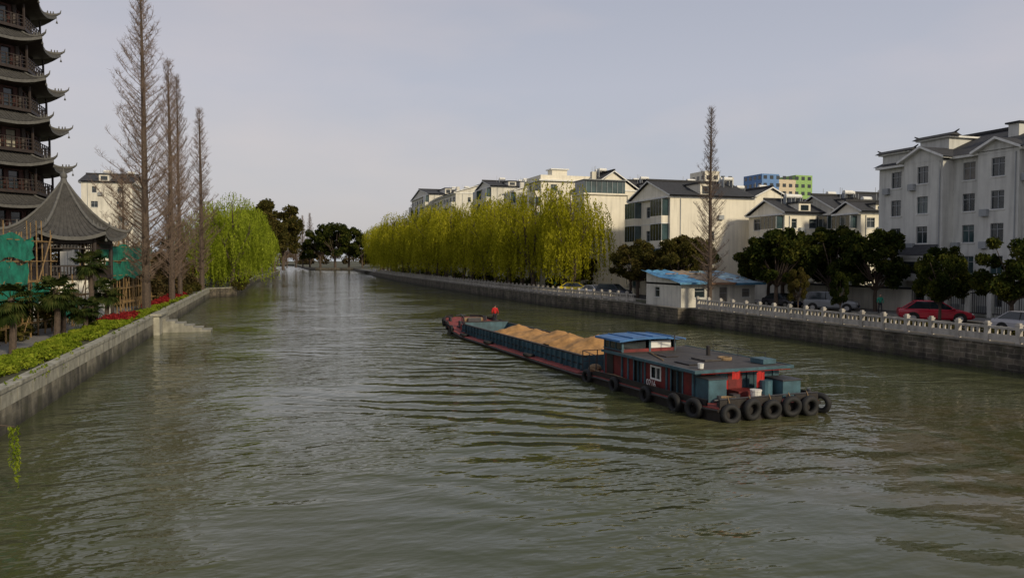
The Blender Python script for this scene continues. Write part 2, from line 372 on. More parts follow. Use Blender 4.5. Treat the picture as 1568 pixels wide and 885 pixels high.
def broadleaf(seed,H=10,R=4.5,clumps=46,per=270,size=.26,mi_leaf=1):
    random.seed(seed); mb=MB(); zc=H*.6
    top=Vector((0,0,H*.35)); mb.path([(0,0,0),(.1,.05,H*.18),top],.3,.2,8,0)
    for i in range(clumps):
        th=random.uniform(0,2*math.pi); u=random.uniform(-.75,1); rr=random.uniform(.5,1.08)**.6
        c=Vector((R*rr*math.sqrt(max(0,1-u*u*.9))*math.cos(th)*.85,R*rr*math.sqrt(max(0,1-u*u*.9))*math.sin(th)*.85,zc+u*rr*H*.36))
        cr=random.uniform(.14,.28)*R
        if i%2==0:
            mid=(top+c)/2+Vector((random.uniform(-.3,.3),random.uniform(-.3,.3),-.2)); mb.path([top-Vector((0,0,random.uniform(0,1))),mid,c],.11,.03,5,0)
        addleaves(mb,leaves(shell(per,c,cr),size),mi_leaf)
    return mb
def mesh_of(mb,name,mats,smooth=False):
    o=mb.build(name,mats); me=o.data; bpy.data.objects.remove(o); return me
camA=[mesh_of(broadleaf(s),'camphor_mesh',[M['bark'],M['cam']]) for s in (1,2,3)]
olvA=[mesh_of(broadleaf(s,clumps=40,per=240,size=.25),'olive_mesh',[M['bark'],M['cam2']]) for s in (4,5)]
def willow(seed,H=14,R=5.0,strands=640,low=.9,sub=12):
    random.seed(seed); mb=MB()
    fork=Vector((random.uniform(-.4,.4),0,H*.2)); mb.path([(0,0,0),(.15,.1,H*.1),fork],.36,.27,8,0)
    subs=[]
    for i in range(sub):
        th=i*2.4+random.uniform(-.35,.35); r=R*(0.12 if i==0 else random.uniform(.38,.80)); z=H*(.86 if i==0 else random.uniform(.40,.84)); rad=random.uniform(1.3,2.4)
        e=Vector((r*math.cos(th),r*math.sin(th),z)); m1=fork.lerp(e,.5)+Vector((random.uniform(-.4,.4),random.uniform(-.4,.4),.6))
        mb.path([fork,m1,e,e+Vector((random.uniform(-.6,.6),random.uniform(-.6,.6),rad*.6))],.15,.02,5,0); subs.append((e,rad))
        for q in range(4): mb.tube(m1.lerp(e,random.random()),e+Vector((random.uniform(-1,1)*rad,random.uniform(-1,1)*rad,random.uniform(.2,.9)*rad)),.035,.01,4,0,False)
    pts=[]
    for i in range(strands):
        e,rad=random.choice(subs); th=random.uniform(0,2*math.pi); cz=random.uniform(-.1,1); q=math.sqrt(1-cz*cz)
        p=e+Vector((math.cos(th)*q*rad,math.sin(th)*q*rad,cz*rad*1.15))
        L=random.uniform(1.2,3.2) if random.random()<.45 else random.uniform(3,7.5)
        L=min(L,p.z-low-random.uniform(0,1.6)); L=max(L,.6); ox,oy=math.cos(th)*random.uniform(.1,.8),math.sin(th)*random.uniform(.1,.8)
        k=int(L/.22); sw=random.uniform(-.15,.15)
        for j in range(k):
            t=j/max(1,k-1); s=1-(1-t)**2.2
            pts.append((p.x+ox*s+sw*t*t,p.y+oy*s+sw*t*t,p.z-L*t))
    pts=np.array(pts)+rng.normal(size=(len(pts),3))*.06
    addleaves(mb,leaves(pts,.135,2.7,.75),1)
    return mb
wilA=[mesh_of(willow(s),'willow_mesh',[M['bark'],M['wil']]) for s in (11,12,13,16)]
wilF=[mesh_of(willow(s,strands=850,low=-.6,sub=13),'willow_fresh_mesh',[M['bark'],M['wil2']]) for s in (14,15)]
def metaseq(seed,H=30,n=200,w=.25,tw=1.0):
    random.seed(seed); mb=MB()
    mb.path([(0,0,0),(.05,0,H*.3),(0,.08,H*.6),(.03,0,H*.85),(0,0,H)],.40,.02,7,0)
    for i in range(n):
        t=.08+.90*(i/n); z=H*t; th=i*2.39996+random.uniform(-.5,.5)
        prof=min(1,(t-.02)/.22)
        L=H*w*prof*(1-t)**.85*random.uniform(.5,1.1)+.35; up=random.uniform(.15,.55)+t*.6
        d=Vector((math.cos(th),math.sin(th),up)).normalized(); pts=[Vector((0,0,z))]
        for s in range(4):
            d=(d+Vector((random.uniform(-.14,.14),random.uniform(-.14,.14),.13))).normalized(); pts.append(pts[-1]+d*L/4)
        mb.path(pts,.055*(1-t)+.020,.012,3,1)
        nt_=int(7+L*3.0*tw)
        for j in range(nt_):
            s=random.uniform(.15,1)*3.999; a=int(s); p=pts[a].lerp(pts[a+1],s-a)
            sd=Vector((-d.y,d.x,0)).normalized()*random.choice((-1,1)); e=p+(sd*random.uniform(.5,1)+d*random.uniform(.3,.9)+Vector((0,0,random.uniform(-.1,.6))))*random.uniform(.3,.8)*(.5+L*.12)
            mb.tube(p,e,.013,.008,3,1,False)
            for q in range(3):
                p2=p.lerp(e,random.uniform(.3,.95)); mb.tube(p2,p2+Vector((random.uniform(-.35,.35),random.uniform(-.35,.35),random.uniform(0,.45))),.009,.006,3,1,False)
    return mb
metA=[mesh_of(metaseq(s),'bare_metasequoia_mesh',[M['bark'],M['twig']]) for s in (21,22)]
metB=mesh_of(metaseq(23,30,170,.17,1.0),'bare_slim_mesh',[M['bark'],M['twig']])
def T(name,me,x,y,sc,rz=None): return place(name,me,None,(x,y,GZ),random.uniform(0,6.28) if rz is None else rz,sc)
T('bare_metasequoia_tree',metA[0],-11.1,80,(1.05,1.05,1.04))
T('bare_metasequoia_tree',metB,-10.8,98,.96)
T('bare_metasequoia_tree',metA[1],-10.6,105,(.75,.75,.95))
T('bare_metasequoia_tree',metB,-10.2,134,(1.1,1.1,1.0))
T('bare_metasequoia_tree',metA[1],-17,105,.55)
T('bare_metasequoia_tree',metA[1],-14,125,.5)
T('bare_metasequoia_tree',metB,42.6,66.0,(.66,.66,.68))
for x,y,s in ((20,560,1.3),(8,600,1.25),(14,640,1.35),(-2,560,1.2),(12,480,.9),(18,500,1.0),(24,540,1.2),(30,560,1.3)):
    T('bare_tree',metA[random.randint(0,1)],x,y,s)
yy=101; i=0
while yy<330:
    x=(42.6 if yy<112 else 41.4) if yy<240 else 41.4+(yy-240)*.06
    sc=1.04+(yy-99)/200*.32+random.uniform(-.14,.12)
    T('willow_tree',wilA[random.randint(0,3)],x+random.uniform(-1.0,1.2),yy,(sc*1.16,sc*1.16,sc*random.uniform(1.0,1.14)))
    yy+=random.uniform(5.4,8.0)+(yy-99)*.03; i+=1
for x,y,s in ((-6.3,150,1.22),(-8.5,160,1.1),(-5.6,172,1.28),(-5.0,195,1.35),(-4.6,222,1.3),(-12,146,.95)):
    T('willow_tree',wilF[random.randint(0,1)],x,y,s)
for x,y,s in ((-6,290,2.3),(3,330,3.0),(-2,315,2.5),(8,395,2.5)): T('camphor_tree',olvA[random.randint(0,1)],x,y,s)
for x,y,s in ((34,512,2.6),(43,506,3.0),(52,508,2.7),(60,500,2.0),(-16,470,2),(28,530,1.8)): T('camphor_tree',camA[random.randint(0,2)],x,y,s)
for x,y,h,r,k in ((46.5,78.5,7.6,1,1),(50,83,8,1,1),(48.8,63.6,8.2,.95,0),(51.8,66.5,8.6,1.0,0),(53.6,61.5,8.2,1.0,0),(54.5,56.5,7.8,.9,0),(56,64,8.5,1,0),(53.5,71,8,1,0),
                 (48.3,43.8,5.8,.75,0),(53,37,6.6,.8,0),(48.6,38.3,6.9,.85,0),(52,31,7,.9,0),(46.5,57.5,4.2,.6,1),(45.5,51,4.0,.5,0),(54,88,8,1,0),(46,88,7.5,1,1),(48,94,7,1,1),(55.5,50,6.5,.8,0),(45,105,6.5,1,1)):
    T('camphor_tree',(olvA if k else camA)[random.randint(0,1)],x,y,(.1*h*r,.1*h*r,.1*h))
def blobs(name,lst,m,per=300,size=.2,elong=1.8,sq=(1,1,.8)):
    mb=MB()
    for (x,y,z,r) in lst: addleaves(mb,leaves(shell(per,(x,y,z),r,sq),size,elong),0)
    return mb.build(name,[m])
lst=[]
for i in range(150):
    y=random.uniform(90,150); lst.append((-11.6-random.uniform(0,6),y,GZ+random.uniform(.4,7.4)*random.uniform(.3,1),random.uniform(.7,1.5)))
for i in range(40):
    y=random.uniform(150,235); lst.append((-8.5-random.uniform(0,6)+(y-150)*.03,y,GZ+random.uniform(.4,4.5),random.uniform(1,1.9)))
blobs('shrub_thicket',lst,M['shr'],190,.22)
lst=[(-10.6-random.uniform(0,1.2),y,GZ+random.uniform(.2,.9),random.uniform(.4,.8)) for y in np.linspace(112,141,26)]+[(-5.0+random.uniform(-.8,.7),y,GZ+random.uniform(-.4,.8),random.uniform(.6,1.1)) for y in np.linspace(143,235,44)]
blobs('shrub_thicket',lst,M['cam2'],220,.17)
lst=[(-13.5-random.uniform(0,7),random.uniform(38,90),GZ+random.uniform(.2,1.8),random.uniform(.5,1.0)) for i in range(90)]
blobs('shrub_thicket',lst,M['cam2'],200,.2)
lst=[(-11-random.uniform(0,10)+(y-235)*.07,y,GZ+random.uniform(1,9),random.uniform(2,4)) for y in np.linspace(236,430,60)]
blobs('shrub_thicket',lst,M['cam'],240,.5)
lst=[(44.5+random.uniform(-1,3)+max(0,y-240)*.06,y,GZ+random.uniform(.3,1.8),random.uniform(.8,1.5)) for y in np.linspace(105,310,70)]
blobs('shrub_thicket',lst,M['cam'],170,.28)
mb=MB(); n=26000
p=np.stack([-11.9+1.3*rng.random(n),34+29*rng.random(n),GZ+.02+.42*rng.random(n)**.5],1); p[:,0]+=.2*np.sin(p[:,1]*1.7); p[:,2]+=.1*np.sin(p[:,1]*2.3)*np.cos(p[:,0]*3)
addleaves(mb,leaves(p,.10,1.6),0); mb.build('clipped_hedge',[M['hedge']])
lst=[(-10.7+random.uniform(-.6,.6),y,GZ+.22,.4) for y in np.linspace(28,110,130)]
blobs('low_groundcover',lst,M['hedge'],130,.10,1.8,(1,1,.4))
lst=[(-9.5+random.uniform(-.1,.05),y,GZ+random.uniform(-.25,.1),random.uniform(.12,.3)) for y in [random.uniform(26,138) for q in range(60)]]
blobs('hanging_weeds',lst,M['hedge'],60,.08,1.8,(.5,1.4,1.2))
lst=[(-11.3+random.uniform(-.7,.7),y,GZ+.35,.5) for y in list(np.linspace(63.5,71,14))+list(np.linspace(84,112,34))]
blobs('red_flower_bed',lst,M['red'],300,.1,1.5,(1,1,.6))
lst=[(43.6+random.uniform(-.2,.3),y,GZ+.4,.42) for y in np.linspace(20,64,70)]
blobs('roadside_hedge',lst,M['cam2'],90,.12)
mb=MB(); mb.box(-15.4,-60,GZ+.004,-12.9,88,GZ+.05,0); mb.build('footpath',[M['pave']])
lst=[]
for i in range(170):
    lst.append((random.uniform(-260,330),random.uniform(905,960),GZ+random.uniform(2,13),random.uniform(4,9)))
for i in range(60): lst.append((random.uniform(62,140),random.uniform(480,560),GZ+random.uniform(3,14),random.uniform(3,6)))
blobs('distant_trees',lst,M['shr'],110,1.6)
def palm(seed,H):
    random.seed(seed); mb=MB(); mb.path([(0,0,0),(.05,.03,H*.5),(0,0,H)],.15,.13,8,0)
    for i in range(38):
        th=i*2.4; el=random.uniform(-1.0,1.0); d=Vector((math.cos(th)*math.cos(el),math.sin(th)*math.cos(el),math.sin(el)))
        p=Vector((0,0,H-.1)); L=random.uniform(.4,.75); e=p+d*L; mb.tube(p,e,.02,.012,3,1,False)
        side=d.cross(Vector((0,0,1))).normalized(); up=side.cross(d)
        for j in range(17):
            a=(j-8)/8*1.5; dd=(d*math.cos(a)+side*math.sin(a)).normalized(); l=random.uniform(.5,.75)*(1-.25*abs(a)/1.45)
            m_=e+dd*l*.6; t_=e+dd*l+Vector((0,0,-.35*l)); wv_=up.cross(dd)*.045
            mb.add([e,m_+wv_,t_,m_-wv_],[(0,1,2,3)],1)
    return mb
for i,(x,y,h,s) in enumerate(((-12.4,62.4,3.8,1.25),(-12.4,52.8,2.5,1.25),(-12.2,67,2.2,1.2),(-12.6,45,2.5,1.2),(-13,57,2.0,1.1),(-11.9,58,1.6,1.1))):
    palm(30+i,h).build('windmill_palm',[M['bark'],M['palm']],None,False,(x,y,GZ),0,s)
mb=MB(); mb.path([(-9.6,22.0,1.7),(-8.4,22.4,2.15),(-7.0,22.9,2.2),(-6.45,23.1,2.05)],.035,.012,5,0)
pts=[]
for q in range(7):
    ox,oy=random.uniform(-.12,.12),random.uniform(-.12,.12); Lq=random.uniform(1,1.8)
    for j in range(36): pts.append((-6.45+ox+random.gauss(0,.02),23.1+oy,2.05-random.uniform(0,Lq)))
addleaves(mb,leaves(np.array(pts),.045,2.6,.6),1); mb.build('overhanging_vine',[M['bark'],M['hedge']])

# ---------------------------------------------------------------- buildings
WM=[M['white'],M['glass'],M['frame'],M['roof'],M['trim'],M['glass2'],M['curtain'],M['iron']]
def facade(mb,O,U,Wn,width,z0,z1,ops,wall=0,depth=.16,sill=True):
    O=Vector(O);U=Vector(U);Wn=Vector(Wn)
    xs=sorted({0,width}|{a for o in ops for a in o[:2]}); zs=sorted({z0,z1}|{a for o in ops for a in o[2:4]})
    P=lambda a,z,n=0: O+U*a+Wn*n+Vector((0,0,z))
    for i in range(len(xs)-1):
        for j in range(len(zs)-1):
            cx=(xs[i]+xs[i+1])/2; cz=(zs[j]+zs[j+1])/2
            if any(o[0]<cx<o[1] and o[2]<cz<o[3] for o in ops): continue
            mb.quad(P(xs[i],zs[j]),P(xs[i+1],zs[j]),P(xs[i+1],zs[j+1]),P(xs[i],zs[j+1]),wall)
    for (a0,a1,b0,b1) in ops:
        d=-depth
        mb.quad(P(a0,b0),P(a1,b0),P(a1,b0,d),P(a0,b0,d),wall); mb.quad(P(a0,b1),P(a1,b1),P(a1,b1,d),P(a0,b1,d),wall)
        mb.quad(P(a0,b0),P(a0,b1),P(a0,b1,d),P(a0,b0,d),wall); mb.quad(P(a1,b0),P(a1,b1),P(a1,b1,d),P(a1,b0,d),wall)
        g=random.choice((1,1,1,5,6)); nm=max(1,round((a1-a0)/.8))
        mb.quad(P(a0,b0,d),P(a1,b0,d),P(a1,b1,d),P(a0,b1,d),g)
        for k in range(nm+1):
            c=a0+(a1-a0)*k/nm; mb.ub(O,U,Wn,max(a0+.003,c-.025),min(a1-.003,c+.025),b0+.003,b1-.003,d+.003,d+.05,2)
        for zz in (b0+.04,b0+(b1-b0)*.68,b1-.04): mb.ub(O,U,Wn,a0+.004,a1-.004,zz-.025,zz+.025,d+.006,d+.045,2)
        if sill: mb.ub(O,U,Wn,a0-.08,a1+.08,b0-.09,b0-.005,-.02,.07,4)
def balcony(mb,O,U,Wn,a0,a1,z,h,wall,enclosed):
    mb.ub(O,U,Wn,a0,a1,z-.12,z,.003,1.1,4); mb.ub(O,U,Wn,a0,a1,z,z+.95,1.0,1.1,wall)
    mb.ub(O,U,Wn,a0,a0+.1,z,z+.95,.003,.997,wall); mb.ub(O,U,Wn,a1-.1,a1,z,z+.95,.003,.997,wall)
    if enclosed:
        mb.ub(O,U,Wn,a0+.03,a1-.03,z+.953,z+h-.15,1.02,1.06,5 if random.random()<.4 else 1)
        mb.ub(O,U,Wn,a0+.03,a0+.06,z+.953,z+h-.15,.01,1.0,5); mb.ub(O,U,Wn,a1-.06,a1-.03,z+.953,z+h-.15,.01,1.0,5)
        n=max(2,int((a1-a0)/.7))
        for k in range(n+1):
            c=a0+.03+(a1-a0-.06)*k/n; mb.ub(O,U,Wn,c-.03,c+.03,z+.953,z+h-.15,1.0,1.08,2)
    else:
        mb.ub(O,U,Wn,a0,a1,z+1.05,z+1.1,1.0,1.05,7)
        if random.random()<.5:
            mb.ub(O,U,Wn,a0+.3,a0+random.uniform(.8,1.4),z+1.2,z+1.9,.7,.74,random.choice((4,6,5)))
def apt(name,x0,y0,x1,y1,zt,ridge='Y',wall='white',rh=2.6,fl=2.95,ywin=2,bal=True,flat=False):
    mats=[M[wall]]+WM[1:]; par=empty(name,(x0,y0,GZ)); mb=MB()
    H=zt-GZ; nf=int(round(H/fl)); fl=H/nf; wx=x1-x0; wy=y1-y0
    ops=[];bals=[]
    nb=max(1,int(wy/3.6)); bw=wy/nb
    for f in range(nf):
        for k in range(nb):
            c=bw*(k+.5)
            if bal and k%2==0: ops.append((c-1.3,c+1.3,f*fl+.1,f*fl+2.3)); bals.append((c-1.55,c+1.55,f*fl))
            else: ops.append((c-.8,c+.8,f*fl+.9,f*fl+2.4))
    facade(mb,(0,0,0),(0,1,0),(-1,0,0),wy,0,H,ops)
    for a0,a1,z in bals: balcony(mb,(0,0,0),(0,1,0),(-1,0,0),a0,a1,z,fl,0,random.random()<.55)
    ops=[]
    nb=max(1,ywin); bw=wx/max(1,nb)
    for f in range(nf):
        for k in range(ywin):
            c=bw*(k+.5); hw=random.choice((.4,.6))
            if random.random()<.8: ops.append((c-hw,c+hw,f*fl+1.0,f*fl+2.2))
            if random.random()<.5: mb.ub((0,0,0),(1,0,0),(0,-1,0),c+hw+.3,c+hw+1.1,f*fl+.5,f*fl+1.1,.02,.38,2)
    facade(mb,(0,0,0),(1,0,0),(0,-1,0),wx,0,H,ops)
    mb.quad((wx,0,0),(wx,wy,0),(wx,wy,H),(wx,0,H),0); mb.quad((wx,wy,0),(0,wy,0),(0,wy,H),(wx,wy,H),0)
    for f in range(1,nf): mb.ub((0,0,0),(0,1,0),(-1,0,0),0,wy,f*fl-.08,f*fl+.02,.001,.05,4)
    mb.tube((wx*.12,-.07,0),(wx*.12,-.07,H-.1),.05,n=6,mi=2)
    mb.build('walls',mats,par)
    mb=MB(); o=.5
    if flat:
        mb.box(-o,-o,H+.004,wx+o,wy+o,H+.25,4); mb.box(-.1,-.1,H+.25,wx+.1,.1,H+1.1,0); mb.box(-.1,.1,H+.25,.1,wy+.1,H+1.1,0)
        mb.box(wx*.3,wy*.3,H+.25,wx*.6,wy*.6,H+2.4,0); mb.box(wx*.3-.3,wy*.3-.3,H+2.4,wx*.6+.3,wy*.6+.3,H+2.6,4)
    else:
        mb.box(-o,-.12,H+.004,wx+o,wy+.12,H+.22,4)
        t=.16
        if ridge=='Y':
            z=H+.22; c=wx/2
            mb.add([(0,0,z),(wx,0,z),(c,0,z+rh-.1)],[(0,1,2)],0); mb.add([(0,wy,z),(wx,wy,z),(c,wy,z+rh-.1)],[(2,1,0)],0)
            for sx,ex in ((-o-.1,c),(wx+o+.1,c)):
                mb.add([(sx,-.4,z),(ex,-.4,z+rh),(ex,wy+.4,z+rh),(sx,wy+.4,z)],[(0,1,2,3)],3)
                mb.add([(sx,-.4,z-.02),(ex,-.4,z+rh-.02),(ex,-.4,z+rh+t),(sx,-.4,z+t)],[(0,1,2,3)],4)
                mb.add([(sx,-.4,z+t),(ex,-.4,z+rh+t),(ex,wy+.4,z+rh+t),(sx,wy+.4,z+t)],[(0,1,2,3)],3)
            mb.box(c-.12,-.42,z+rh+t,c+.12,wy+.42,z+rh+t+.25,3)
            mb.box(wx*.2,wy*.4,z,wx*.2+.8,wy*.4+.8,z+rh+.3,0)
        else:
            z=H+.22; c=wy/2
            mb.add([(0,0,z),(0,wy,z),(0,c,z+rh-.1)],[(0,1,2)],0); mb.add([(wx,0,z),(wx,wy,z),(wx,c,z+rh-.1)],[(2,1,0)],0)
            for sy in (-o,wy+o):
                mb.add([(-.4,sy,z),(-.4,c,z+rh),(wx+.4,c,z+rh),(wx+.4,sy,z)],[(0,1,2,3)],3)
                mb.add([(-.4,sy,z+t),(-.4,c,z+rh+t),(wx+.4,c,z+rh+t),(wx+.4,sy,z+t)],[(0,1,2,3)],3)
                mb.add([(-.4,sy,z-.02),(-.4,c,z+rh-.02),(-.4,c,z+rh+t),(-.4,sy,z+t)],[(0,1,2,3)],4)
            mb.box(-.42,c-.12,z+rh+t,wx+.42,c+.12,z+rh+t+.25,3)
            mb.box(wx*.35,-.1,z,wx*.35+1.8,c,z+rh*.75,0); mb.box(wx*.35-.2,-.3,z+rh*.75,wx*.35+2.0,c,z+rh*.75+.18,3)
            mb.box(wx*.35+.3,-.12,z+.4,wx*.35+1.5,-.103,z+rh*.6,1)
        for q in range(3):
            u=random.uniform(.2,.8)*wx; v=random.uniform(.3,.7)*wy; mb.tube((u,v,z+rh*.5),(u,v,z+rh+1.2),.03,n=4,mi=2)
            mb.tube((u+.6,v,z+rh+.6),(u+1.9,v,z+rh+.6),.28,n=10,mi=4)
            mb.box(u+.5,v-.3,z+rh*.4,u+.56,v+.3,z+rh+.5,2); mb.box(u+1.9,v-.3,z+rh*.4,u+1.96,v+.3,z+rh+.5,2)
    mb.build('roof',mats,par)
    return par
apt('apartment_block',45.8,186,60,212,23.4,'Y',rh=2.2)
apt('apartment_block',44.6,213,58,240,25.2,'X',rh=2.4)
apt('apartment_block',46.9,158,58,170,22.4,'X',rh=1.6)
apt('apartment_block',47.3,142,57,150,20.0,'Y',rh=1.8)
apt('apartment_block',47.9,129.5,58,137,21.0,flat=True,wall='cream')
apt('apartment_block',50.1,112,58.0,120,17.8,'Y','cream',rh=2.9,ywin=2)
apt('apartment_block',58.2,117,72,128,17.4,'X',rh=3.0)
apt('apartment_block',51,88.5,63.8,100,14.8,'X','cream',rh=2.4,ywin=1)
apt('apartment_block',64.5,93,76,104,13.8,'Y','cream',rh=3.0,ywin=1)
apt('apartment_block',62.2,79.6,68,87,12.2,'X','cream',rh=1.8,ywin=2)
apt('apartment_block',68.2,77,74.5,86,12.2,'X','white',rh=2.4,ywin=2)
apt('apartment_block',67.5,72.5,73.5,76.8,12.0,'X','cream',rh=1.3,ywin=2)
apt('apartment_block',75,78,92,88,12.8,'X','white',rh=2.4,ywin=4)
apt('apartment_block',-34,165,-25,178,21.5,'X','white',rh=2.0,bal=False)
apt('apartment_block',-46,200,-32,214,16,'X','white',rh=2.5,bal=False)
par=empty('roof_conservatory',(0,0,0)); mb=MB()
for f in range(8): mb.box(47.4+f*.9,108.0,17.0,47.46+f*.9,108.06,19.0,1)
mb.box(47.0,107.6,19.0,54.4,112,19.1,1); mb.box(47.2,108.1,17.0,54.2,111.9,18.99,0); mb.box(46.8,107.4,16.7,54.6,112,16.95,2); mb.box(47,107.7,1.6,54.3,111.95,16.7,2)
mb.build('glasshouse',[M['glass2'],M['frame'],M['cream']],par)
def tower(name,x,y,wx,wy,h,cols):
    par=empty(name,(x,y,GZ)); mb=MB(); n=len(cols)
    for i in range(n): mb.box(i*wx/n,0,0,(i+1)*wx/n-.01,wy,h-(i%2)*2,i)
    for f in range(int(h/3)):
        for k in range(int(wx/3)): mb.box(k*3+.7,-.06,f*3+1,k*3+2.3,-.01,f*3+2.4,n)
        for k in range(int(wy/3)): mb.box(-.06,k*3+.7,f*3+1,-.01,k*3+2.3,f*3+2.4,n)
    mb.build('walls',cols+[M['glass']],par)
tb=mat('tower_blue',(.10,.22,.45),.6); tg=mat('tower_green',(.25,.42,.12),.6); to=mat('tower_cream',(.6,.5,.35),.7)
tower('distant_tower',186,252,24,12,39,[tb,to,tg])
tower('distant_tower',150,236,12,10,37,[M['cream'],M['white']])

def big():
    par=empty('grey_apartment_building',(60,28,GZ)); mats=[M['greyw']]+WM[1:]; mb=MB()
    H=14.1; fl=2.8
    def fac(a0,a1,off,cols,hh=H):
        ops=[(c-.62,c+.62,f*fl+.9,f*fl+2.5) for c in cols for f in range(5)]
        ops=[(o[0]-a0,o[1]-a0,o[2],o[3]) for o in ops]
        facade(mb,(-off,a0,0),(0,1,0),(-1,0,0),a1-a0,0,hh,ops)
    segs=[(0,7,0,(1.6,4.8)),(7,13,1.2,(8.5,11.4)),(13,18.5,0,(14.6,17)),(18.5,22.3,.5,(20.4,)),(22.3,25.2,0,(23.6,)),(25.2,29.6,1.3,(27.4,)),(29.6,34,0,(31.8,))]
    for i,(a0,a1,off,cols) in enumerate(segs):
        fac(a0,a1,off,cols)
        if off>0:
            mb.quad((-off,a0,0),(0,a0,0),(0,a0,H),(-off,a0,H),0); mb.quad((-off,a1,0),(0,a1,0),(0,a1,H),(-off,a1,H),0)
            c=(a0+a1)/2; z=H+.3; rh=(a1-a0)*.24
            mb.add([(-off-.02,a0,z),(-off-.02,a1,z),(-off-.02,c,z+rh)],[(0,1,2)],0)
            mb.quad((-off-.02,a0,H),(-off-.02,a1,H),(-off-.02,a1,z),(-off-.02,a0,z),0)
            for s in (a0-.45,a1+.45):
                mb.add([(-off-.5,s,z-.05),(-off-.5,c,z+rh+.1),(4,c,z+rh+.1),(4,s,z-.05)],[(0,1,2,3)],3)
                mb.add([(-off-.5,s,z-.2),(-off-.5,c,z+rh-.05),(-off-.5,c,z+rh+.16),(-off-.5,s,z+.02)],[(0,1,2,3)],4)
                mb.add([(-off-.5,s,z-.2),(-off-.5,c,z+rh-.05),(4,c,z+rh-.05),(4,s,z-.2)],[(0,1,2,3)],4)
        else:
            mb.box(-.55,a0,H+.02,.3,a1,H+.25,4)
        for cc in cols:
            for f in range(5):
                if random.random()<.7: mb.ub((-off,0,0),(0,1,0),(-1,0,0),cc+.75,cc+1.45,f*fl+.35,f*fl+.95,.02,.35,2)
        mb.tube((-off-.08,a0+.25,.2),(-off-.08,a0+.25,H-.1),.05,n=6,mi=2)
    mb.add([(-2.6,25.4,5.4),(-2.6,29.4,5.4),(-1.3,29.4,6.4),(-1.3,25.4,6.4)],[(0,1,2,3)],3); mb.box(-2.5,25.5,5.15,-1.303,29.3,5.35,4); mb.box(-2.4,25.6,3.0,-1.31,29.2,5.15,0); mb.box(-2.42,26.3,3.7,-2.403,28.5,4.8,1)
    mb.quad((0,0,0),(12,0,0),(12,0,H),(0,0,H),0); mb.quad((0,34,0),(12,34,0),(12,34,H),(0,34,H),0); mb.quad((12,0,0),(12,34,0),(12,34,H),(12,0,H),0)
    mb.build('walls',mats,par)
    mb=MB()
    z=H+.25
    mb.add([(-.6,-.3,z),(-.6,34.3,z),(6,34.3,z+2.7),(6,-.3,z+2.7)],[(0,1,2,3)],3); mb.add([(12.6,-.3,z),(12.6,34.3,z),(6,34.3,z+2.7),(6,-.3,z+2.7)],[(3,2,1,0)],3)
    mb.box(5.8,-.3,z+2.7,6.2,34.3,z+2.95,3)
    for yy_ in (3,10.5,16.5,21.5):
        mb.box(3.2,yy_,z+1,4.2,yy_+1.0,z+2.7,0); mb.box(3.0,yy_-.2,z+2.7,4.4,yy_+1.2,z+2.85,3)
    mb.box(.8,13.6,z+.3,3.4,15.6,z+1.6,0); mb.box(.6,13.4,z+1.6,3.6,15.8,z+1.75,3)
    for (a0,a1,hh,xo) in ((30.6,33.9,1.2,.3),(27.2,30.5,2.2,1.6)):
        mb.box(xo,a0,H-.2,xo+.4,a1,z+hh,0); mb.box(xo+.4,a1-.4,H-.2,xo+5,a1,z+hh,0); mb.box(xo+.4,a0,H-.2,xo+5,a0+.4,z+hh,0)
        mb.box(xo-.3,a0-.3,z+hh,xo+5,a1+.3,z+hh+.16,4)
        mb.add([(xo-.5,a0-.6,z+hh+.16),(xo-.5,a1+.6,z+hh+.16),(xo+.2,a1+.5,z+hh+.5),(xo+.2,a0-.5,z+hh+.5),(xo+.9,a1+.6,z+hh+.16),(xo+.9,a0-.6,z+hh+.16)],[(0,1,2,3),(3,2,4,5),(1,4,2),(0,3,5)],3)
        for s,e_ in ((a0-.3,-.6),(a1+.3,.6)): mb.tube((xo+.2,s,z+hh+.35),(xo+.2,s+e_,z+hh+.65),.12,.05,6,3)
    mb.build('roof',mats,par)
big()
mb=MB(); mb.box(57.2,55,GZ,57.5,95,GZ+2.2,0); mb.box(57.05,55,GZ+2.2,57.65,95,GZ+2.38,1); mb.build('boundary_wall',[M['white'],M['roof']])
mb=MB()
for i in range(12):
    y=30+i*2.1; mb.box(57.1,y,GZ,57.5,y+.35,GZ+2.3,0)
    for k in range(8): mb.box(57.28,y+.45+k*.2,GZ+.5,57.32,y+.49+k*.2,GZ+2.1,1)
    mb.box(57.26,y+.35,GZ+.4,57.34,y+2.1,GZ+.5,1); mb.box(57.26,y+.35,GZ+2.1,57.34,y+2.1,GZ+2.18,1)
mb.build('iron_fence',[M['greyw'],M['iron']])
